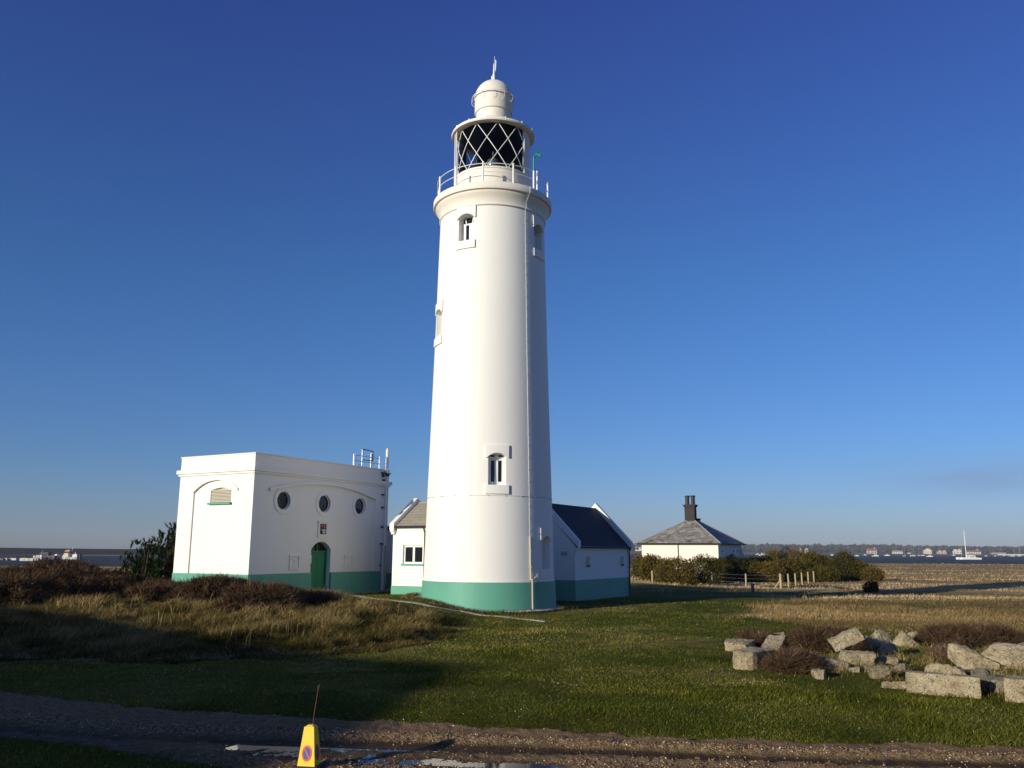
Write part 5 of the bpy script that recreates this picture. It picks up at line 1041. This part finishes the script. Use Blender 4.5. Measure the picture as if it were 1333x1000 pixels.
# ------------------------------------------------------------ houses on the far shore
def far_house(px0, px1, pyb, pyt, mt, roofmt, label, kind='gable', dist=None, nwin=3):
    D_ = dist or FS+40; a = YP(px0, pyb, D_); b = YP(px1, pyb, D_); t_ = YP(px0, pyt, D_); w_ = b.x-a.x; h_ = t_.z-a.z; root = empty('far_house', ((a.x+b.x)/2, D_, a.z), R(-12), label, 'house', 'houses along the far shore')
    wh = h_*.62; box_ = box(B(), -w_/2, w_/2, 0, w_*.5, -4, wh); ob('wall', box_, mt, root)
    if kind == 'flat': ob('roof', box(B(), -w_/2-.5, w_/2+.5, -.5, w_*.5+.5, wh, h_), roofmt, root)
    elif kind == 'gable':
        ob('roof', prism(B(), [(-.8, wh-.4), (w_*.25, h_), (w_*.5+.8, wh-.4)], lambda y, z: (-w_/2-.5, y, z), lambda y, z: (w_/2+.5, y, z)), roofmt, root)
        ob('chimney', box(B(), w_*.28, w_*.28+1.8, w_*.2, w_*.3, h_*.8, h_*1.15), mt, root)
    else:
        gb = B()
        for cx_ in ((-w_*.22, w_*.25) if kind == 'twin' else (0,)):
            gw_ = w_*.23 if kind == 'twin' else w_*.48; prism(gb, [(cx_-gw_, wh-.2), (cx_, h_), (cx_+gw_, wh-.2)], lambda x, z: (x, -.6, z), lambda x, z: (x, w_*.5, z))
        ob('gable', gb, mt, root); 
        rb = B()
        for cx_ in ((-w_*.22, w_*.25) if kind == 'twin' else (0,)):
            gw_ = w_*.23 if kind == 'twin' else w_*.48; strip(rb, [(cx_-gw_-.4, wh), (cx_, h_+.15), (cx_+gw_+.4, wh)], [(cx_-gw_-.6, wh+.6), (cx_, h_+.9), (cx_+gw_+.6, wh+.6)], lambda x, z: (x, -1.0, z), lambda x, z: (x, w_*.5+.5, z))
        ob('roof', rb, roofmt, root)
    for i in range(nwin):
        x = -w_*.36+w_*.72*i/max(1, nwin-1); ob('window', box(B(), x-w_*.05, x+w_*.05, -.15, .3, wh*.35, wh*.75), M['farglass'], root)
    return root
far_house(1129.5, 1141.5, 721.5, 713.8, M['pinkren'], M['redroof'], 'cream house with reddish roof at the far shore nearest the gorse')
far_house(1163, 1175, 721.5, 716.5, M['cream'], M['greyroof'], 'low wide pale house with dark openings on the far shore', 'flat', nwin=4)
far_house(1181.5, 1185.5, 721.6, 719, M['cream'], M['greyroof'], 'tiny pale cottage low among the trees of the far shore', 'flat', nwin=2)
far_house(1203.5, 1213, 721.6, 714.2, M['cream'], M['cream'], 'bright white gabled house on the far shore above the two masted boats', 'front')
far_house(1221, 1232, 722, 716, M['pinkren'], M['redroof'], 'pink twin gabled house on the far shore left of the catamaran', 'twin')
far_house(1242, 1252, 721.9, 715, M['cream'], M['cream'], 'white house with two chimney like peaks just left of the catamaran mast', 'twin')
far_house(1260.5, 1276.5, 722.4, 716, M['cream'], M['redroof'], 'widest white house with red tiled roof behind the catamaran', nwin=5)
far_house(1293, 1309, 722.6, 719, M['pinkren'], M['greyroof'], 'long low pale boathouse right of the catamaran', 'flat', nwin=5)
far_house(980, 988, 713, 709.3, M['cream'], M['greyroof'], 'pale house high in the trees beside the white house roof', 'flat', FS+400, 3)
far_house(1048, 1052.5, 718.5, 713.5, M['cream'], M['redroof'], 'small white house seen over the top of the tallest gorse', 'front', nwin=2)
far_house(1040.5, 1043.5, 717.5, 713.5, M['pinkren'], M['redroof'], 'small pink house left of the one seen over the tallest gorse', 'front', nwin=2)
far_house(1069.5, 1072, 715, 712.5, M['cream'], M['greyroof'], 'speck of a white house among trees above the dip in the gorse', 'flat', FS+350, 2)
far_house(827, 835, 715.5, 711.5, M['cream'], M['greyroof'], 'white house seen in the gap between cottage and hip roofed house', 'flat', nwin=3)
a = YP(1300, 723, 2250); b = YP(1345, 723, 2250); bm = box(B(), a.x, b.x, 2250, 2256, SEA-1, SEA+3.2)
tag(ob('jetty', bm, M['cream']), 'long pale jetty along the far shore at the right edge', 'jetty')

# ------------------------------------------------------------ boats
def hull_bm(L_, W2, H, bow=.3, n=12):
    bm = B(); rings = []
    for i in range(n+1):
        t = i/n; x = -L_/2+L_*t; wv = W2*(1 if t < 1-bow else math.sqrt(max(0, 1-((t-(1-bow))/bow)**2))*.98+.02); sh = H*(1+.25*max(0, t-.5)*2)
        rings.append([bm.verts.new(p) for p in ((x, -wv, sh), (x, -wv*.85, H*.3), (x, -wv*.4, -.25), (x, wv*.4, -.25), (x, wv*.85, H*.3), (x, wv, sh))])
    for i in range(n):
        for k in range(5): bm.faces.new((rings[i][k], rings[i][k+1], rings[i+1][k+1], rings[i+1][k]))
        bm.faces.new((rings[i][5], rings[i][0], rings[i+1][0], rings[i+1][5]))
    bm.faces.new(rings[0]); bm.faces.new(rings[-1]); bmesh.ops.recalc_face_normals(bm, faces=bm.faces[:]); return bm
def boat(px, pyw, lpx, kind, label, mast=None, rz=0.0, hullm='hull', cat='boat', grp='boats moored between the marsh and the far shore'):
    p = GP(px, pyw, SEA) ; D_ = p.y; L_ = max(3.5, lpx*D_/FPX/abs(math.cos(rz))); root = empty('sailing_boat' if mast else 'motor_boat', (p.x, p.y, SEA), rz, label, cat, grp)
    W2, H = L_*.15, L_*.12; ob('hull', hull_bm(L_, W2, H), M[hullm], root); ob('deck', box(B(), -L_*.45, L_*.15, -W2*.8, W2*.8, H, H+.12), M['boatgrey'], root)
    if kind == 'motor':
        ob('cabin', prism(B(), [(-L_*.18, H+.12), (L_*.22, H+.12), (L_*.12, H+L_*.16), (-L_*.15, H+L_*.17)], lambda a, z: (a, -W2*.65, z), lambda a, z: (a, W2*.65, z)), M['hull'], root)
        ob('window', box(B(), -L_*.12, L_*.13, -W2*.68, W2*.68, H+L_*.07, H+L_*.125), M['farglass'], root)
    else:
        ob('cabin', prism(B(), [(-L_*.15, H+.12), (L_*.25, H+.12), (L_*.18, H+L_*.06), (-L_*.15, H+L_*.07)], lambda a, z: (a, -W2*.6, z), lambda a, z: (a, W2*.6, z)), M['hull'], root)
    for i, (mx_, mtop) in enumerate(mast or []):
        hh = YP(mx_, mtop, D_).z-SEA; lx_ = (YP(mx_, mtop, D_).x-p.x)/max(.3, math.cos(rz)); bm = B(); tube(bm, [(lx_, 0, H), (lx_, 0, hh)], .16 if D_ > 900 else .12, 6); tube(bm, [(lx_, 0, H+L_*.12), (lx_-L_*.32, 0, H+L_*.11)], .22, 6)
        ob('mast', bm, M['greymetal'] if D_ > 900 else M['trim'], root)
    return root
BO = [(993, 723.4, 10, 'motor', 'white cabin cruiser moored just right of the hip roofed house', None), (986.5, 722.4, 6, 'motor', 'smaller white boat behind the cruiser by the hip roofed house', None),
      (1083, 723.4, 6, 'motor', 'buff coloured boat seen over the dip in the gorse', None), (1115.5, 724.2, 6, 'motor', 'upright white motor boat clearing the right end of the gorse', None),
      (1126.5, 724.0, 8, 'motor', 'blue and white boat second from the gorse', None), (1140, 724.5, 9, 'motor', 'white motor boat below the cream house with reddish roof', None),
      (1155, 723.8, 7, 'motor', 'low white open boat left of the low wide pale house', None), (1177.5, 724.4, 4.5, 'sail', 'small sailing boat with a single tall mast below the low wide pale house', [(1176.6, 711)]),
      (1189, 724.4, 8, 'sail', 'white two masted boat in the middle of the moorings', [(1186.6, 713.5), (1189.6, 713.5)]), (1196.5, 723.7, 4, 'sail', 'tiny sailing boat just right of the two masted one', [(1195.5, 711.5)]),
      (1201.6, 723.7, 5.5, 'sail', 'sailing boat immediately left of the bright gabled house', [(1200.3, 714)]), (1210.5, 725, 8, 'motor', 'white launch low below the bright gabled house', None),
      (1241.5, 723.4, 4.5, 'motor', 'small white dinghy just left of the catamaran', None), (1283.7, 724.2, 4, 'motor', 'small square white boat right of the catamaran', None),
      (1295.5, 724.2, 3.5, 'motor', 'tiny white boat before the long low boathouse', None), (1307, 724.0, 3.5, 'motor', 'tiny white boat at the right end of the boathouse', None),
      (1318.5, 724.4, 6, 'sail', 'white sailing boat with tall mast beside the jetty', [(1319.5, 713.5)]), (1327, 724.2, 5, 'sail', 'sailing boat nearest the right edge of the picture', [(1326.6, 713.0)]), (1314, 724, 3, 'sail', 'little boat with a short mast left of the tall masted one by the jetty', [(1313, 719)])]
for i, b_ in enumerate(BO): boat(b_[0], b_[1], b_[2], b_[3], b_[4], b_[5], random.uniform(-.25, .25), 'hullblue' if i == 4 else ('cream' if i == 2 else 'hull'))
# the big catamaran yacht
p = GP(1261, 728.6, SEA); D_ = p.y; sc_ = D_/FPX; CT = empty('catamaran_yacht', (p.x, p.y, SEA), PI, 'large white catamaran yacht with tall bare mast nearest the marsh', 'yacht', 'boats moored between the marsh and the far shore')
Lc = 27*sc_
for sg in (-1, 1):
    bm = hull_bm(Lc, Lc*.055, Lc*.085, .2); bmesh.ops.translate(bm, verts=bm.verts[:], vec=(0, sg*Lc*.18, 0)); ob('hull', bm, M['hull'], CT)
ob('bridge_deck', box(B(), -Lc*.40, Lc*.22, -Lc*.17, Lc*.17, Lc*.05, Lc*.095), M['hull'], CT)
cb = ob('cabin', prism(B(), [(-Lc*.30, Lc*.096), (Lc*.12, Lc*.096), (Lc*.02, Lc*.16), (-Lc*.26, Lc*.165)], lambda a, z: (a, -Lc*.14, z), lambda a, z: (a, Lc*.14, z)), M['hull'], CT)
ob('window', box(B(), -Lc*.24, Lc*.0, -Lc*.143, Lc*.143, Lc*.115, Lc*.14), M['farglass'], cb)
hh = YP(1257, 691.2, D_).z-SEA; bm = B(); tube(bm, [(Lc*.10, 0, Lc*.1), (Lc*.10, 0, hh)], .26, 8, .20); ob('mast', bm, M['trim'], CT)
bm = B(); tube(bm, [(Lc*.10, 0, Lc*.20), (-Lc*.33, 0, Lc*.19)], .32, 8); ob('boom', bm, M['trim'], CT)
ob('bimini', box(B(), -Lc*.42, -Lc*.22, -Lc*.13, Lc*.13, Lc*.175, Lc*.19), M['hullblue'], CT)
bm = B(); tube(bm, [(Lc*.46, 0, Lc*.1), (Lc*.10, 0, hh*.95)], .07, 4); tube(bm, [(Lc*.10, 0, hh*.95), (-Lc*.1, Lc*.17, Lc*.1)], .04, 4); tube(bm, [(Lc*.31, 0, Lc*.1), (Lc*.29, 0, hh*.42)], .12, 6); ob('rigging', bm, M['greymetal'], CT)
bm = hull_bm(3.2, .8, .55); bmesh.ops.translate(bm, verts=bm.verts[:], vec=(-Lc*.49, 0, .75)); ob('tender', bm, M['hull'], CT)

# ------------------------------------------------------------ the left hand moorings
gL = 'work boats and pontoons moored on the left'
def atw(px, py): return GP(px, py, SEA)
p = atw(37.5, 730.5); D_ = p.y; k = D_/FPX; PB = empty('work_pontoon', p, 0, 'pale panelled pontoon with a gantry frame moored on the left', 'pontoon', gL)
for i in range(4): ob('fender_panel', box(B(), (-11.5+6.1*i)*k, (-11.5+6.1*i+5.2)*k, -.12, -.02, .1, .95), M['cream'], PB)
ob('deck', box(B(), -12*k, 12.5*k, 0, 4, -.3, 1.0), M['boatgrey'], PB)
bm = B()
for x in (-5, 0): 
    for y in (.5, 3): tube(bm, [(x*k, y, 1), (x*k*1.02, y, 14*k)], .09, 5)
for y in (.5, 3): tube(bm, [(-5*k, y, 14*k), (0, y, 14.5*k)], .08, 5)
tube(bm, [(-5*k, .5, 14*k), (-5*k, 3, 14*k)], .08, 5); tube(bm, [(-5*k, .5, 6*k), (0, .5, 12*k)], .06, 5); ob('gantry', bm, M['iron'], PB)
bm = B(); box(bm, -8.5*k, -6.5*k, .5, 1.6, 1.0, 4.2*k); ob('red_box', bm, M['orange'], PB)
bm = B()
for i in range(14): x = random.uniform(2, 11.5)*k; s = random.uniform(.15, .4); box(bm, x, x+s*1.6, random.uniform(.4, 1), random.uniform(1.4, 2.2), 1.0, 1.0+s*2.4)
ob('deck_gear', bm, M['cream'], PB); bm = B(); box(bm, 12.6*k, 14.8*k, .4, 1.8, .3, 7.5*k); ob('white_drum', bm, M['hull'], PB, bevel=.1)
p = atw(58, 728.5); k = p.y/FPX; DB = empty('dark_barge', p, 0, 'dark box shaped barge with black deckhouse between the pontoon and the work boat', 'boat', gL)
ob('hull', hull_bm(13*k, 1.6, .8, .2), M['hulldark'], DB); ob('deckhouse', box(B(), -4.5*k, 6*k, -1.2, 1.2, .8, 9*k), M['hulldark'], DB, bevel=.08); ob('window', box(B(), -3*k, 4*k, -1.23, -1.1, 5*k, 7*k), M['farglass'], DB); bm = B(); tube(bm, [(-4*k, 0, .8), (-4*k, 0, 12*k)], .10, 5); ob('mast', bm, M['boatgrey'], DB)
p = atw(68, 729); k = p.y/FPX; o = ob('grey_raft', box(B(), -4*k, 4*k, -1, 1, -.2, 5.5*k), M['greywood'], None, bevel=.1); o.location = p; tag(o, 'low grey raft beside the left of the work boat', 'raft', gL)
p = atw(88, 729.0); k = p.y/FPX; WB = empty('work_boat', p, 0, 'white work boat with orange cabin top and stepped hull moored on the left', 'boat', gL)
ob('hull', hull_bm(32*k, 1.7, .95, .15), M['hull'], WB); ob('rubbing_band', box(B(), -15.5*k, 14*k, -1.74, 1.74, -.2, .22), M['hulldark'], WB)
ob('bow_house', prism(B(), [(-17*k, 3.2*k), (-12*k, 3.0*k), (-12*k, 7.4*k), (-14*k, 7.2*k)], lambda a, z: (a, -1.3, z), lambda a, z: (a, 1.3, z)), M['hull'], WB)
cb = ob('wheelhouse', prism(B(), [(-6*k, 3.2*k), (2.5*k, 3.2*k), (2.0*k, 8.5*k), (-3*k, 8.5*k)], lambda a, z: (a, -1.2, z), lambda a, z: (a, 1.2, z)), M['cream'], WB)
ob('wheelhouse_window', box(B(), -1.5*k, 3*k, -1.0, 1.0, 8.6*k, 10.4*k), M['farglass'], cb); ob('cabin_roof', prism(B(), [(-3*k, 10.4*k), (3.4*k, 10.4*k), (2.8*k, 13*k), (-2.4*k, 11.8*k)], lambda a, z: (a, -1.2, z), lambda a, z: (a, 1.2, z)), M['orange'], cb)
ob('stern_house', box(B(), 7.5*k, 13.5*k, -1.3, 1.3, 3*k, 7.2*k), M['hull'], WB, bevel=.15); bm = B(); tube(bm, [(5*k, 0, 10*k), (5*k, 0, 17*k)], .07, 5); tube(bm, [(9*k, 0, 7*k), (9*k, 0, 10*k)], .12, 5); ob('mast', bm, M['trim'], WB)
bm = B(); tube(bm, [(-12*k, -1.5, 7.2*k), (-5*k, -1.5, 7.4*k)], .05, 5); tube(bm, [(2*k, -1.5, 7*k), (8*k, -1.5, 6.8*k)], .05, 5)
for x in (-10, -7, 4, 6): tube(bm, [(x*k, -1.5, 3*k), (x*k, -1.5, 7.1*k)], .045, 5)
ob('rail', bm, M['iron'], WB); bm = B(); box(bm, 13.6*k, 16.5*k, -.8, .8, -.2, 7*k); ob('outboard_engine', bm, M['hulldark'], WB, bevel=.1)
for px, lp, lb in ((2, 7, 'dark floating walkway section at the left edge of the picture'), (8.5, 4.5, 'short pale pontoon section second from the left edge'), (17.5, 10, 'pale pontoon with white tubs left of the gantry pontoon')):
    p = atw(px, 729.3); k = p.y/FPX; o = ob('floating_pontoon', box(B(), -lp/2*k, lp/2*k, -1, 1, -.2, 2.6*k), M['cream'] if px > 5 else M['greywood'], None, bevel=.06); o.location = p; tag(o, lb, 'pontoon', gL)

# ------------------------------------------------------------ haze: the air between here and the far shore
hz = ob('haze', box(B(), -1500, 3500, -130, 3150, -6, 60), M['white']); mt = bpy.data.materials.new('haze_air'); mt.use_nodes = True; t = mt.node_tree; t.nodes.remove(t.nodes['Principled BSDF'])
pv = t.nodes.new('ShaderNodeVolumePrincipled'); pv.inputs['Color'].default_value = (.80, .88, 1.0, 1); pv.inputs['Density'].default_value = .00010; pv.inputs['Anisotropy'].default_value = .0
t.links.new(pv.outputs[0], t.nodes['Material Output'].inputs['Volume']); hz.data.materials.clear(); hz.data.materials.append(mt); tag(hz, 'thin blue sea air between the marsh and the far shore', 'haze', kind='stuff')
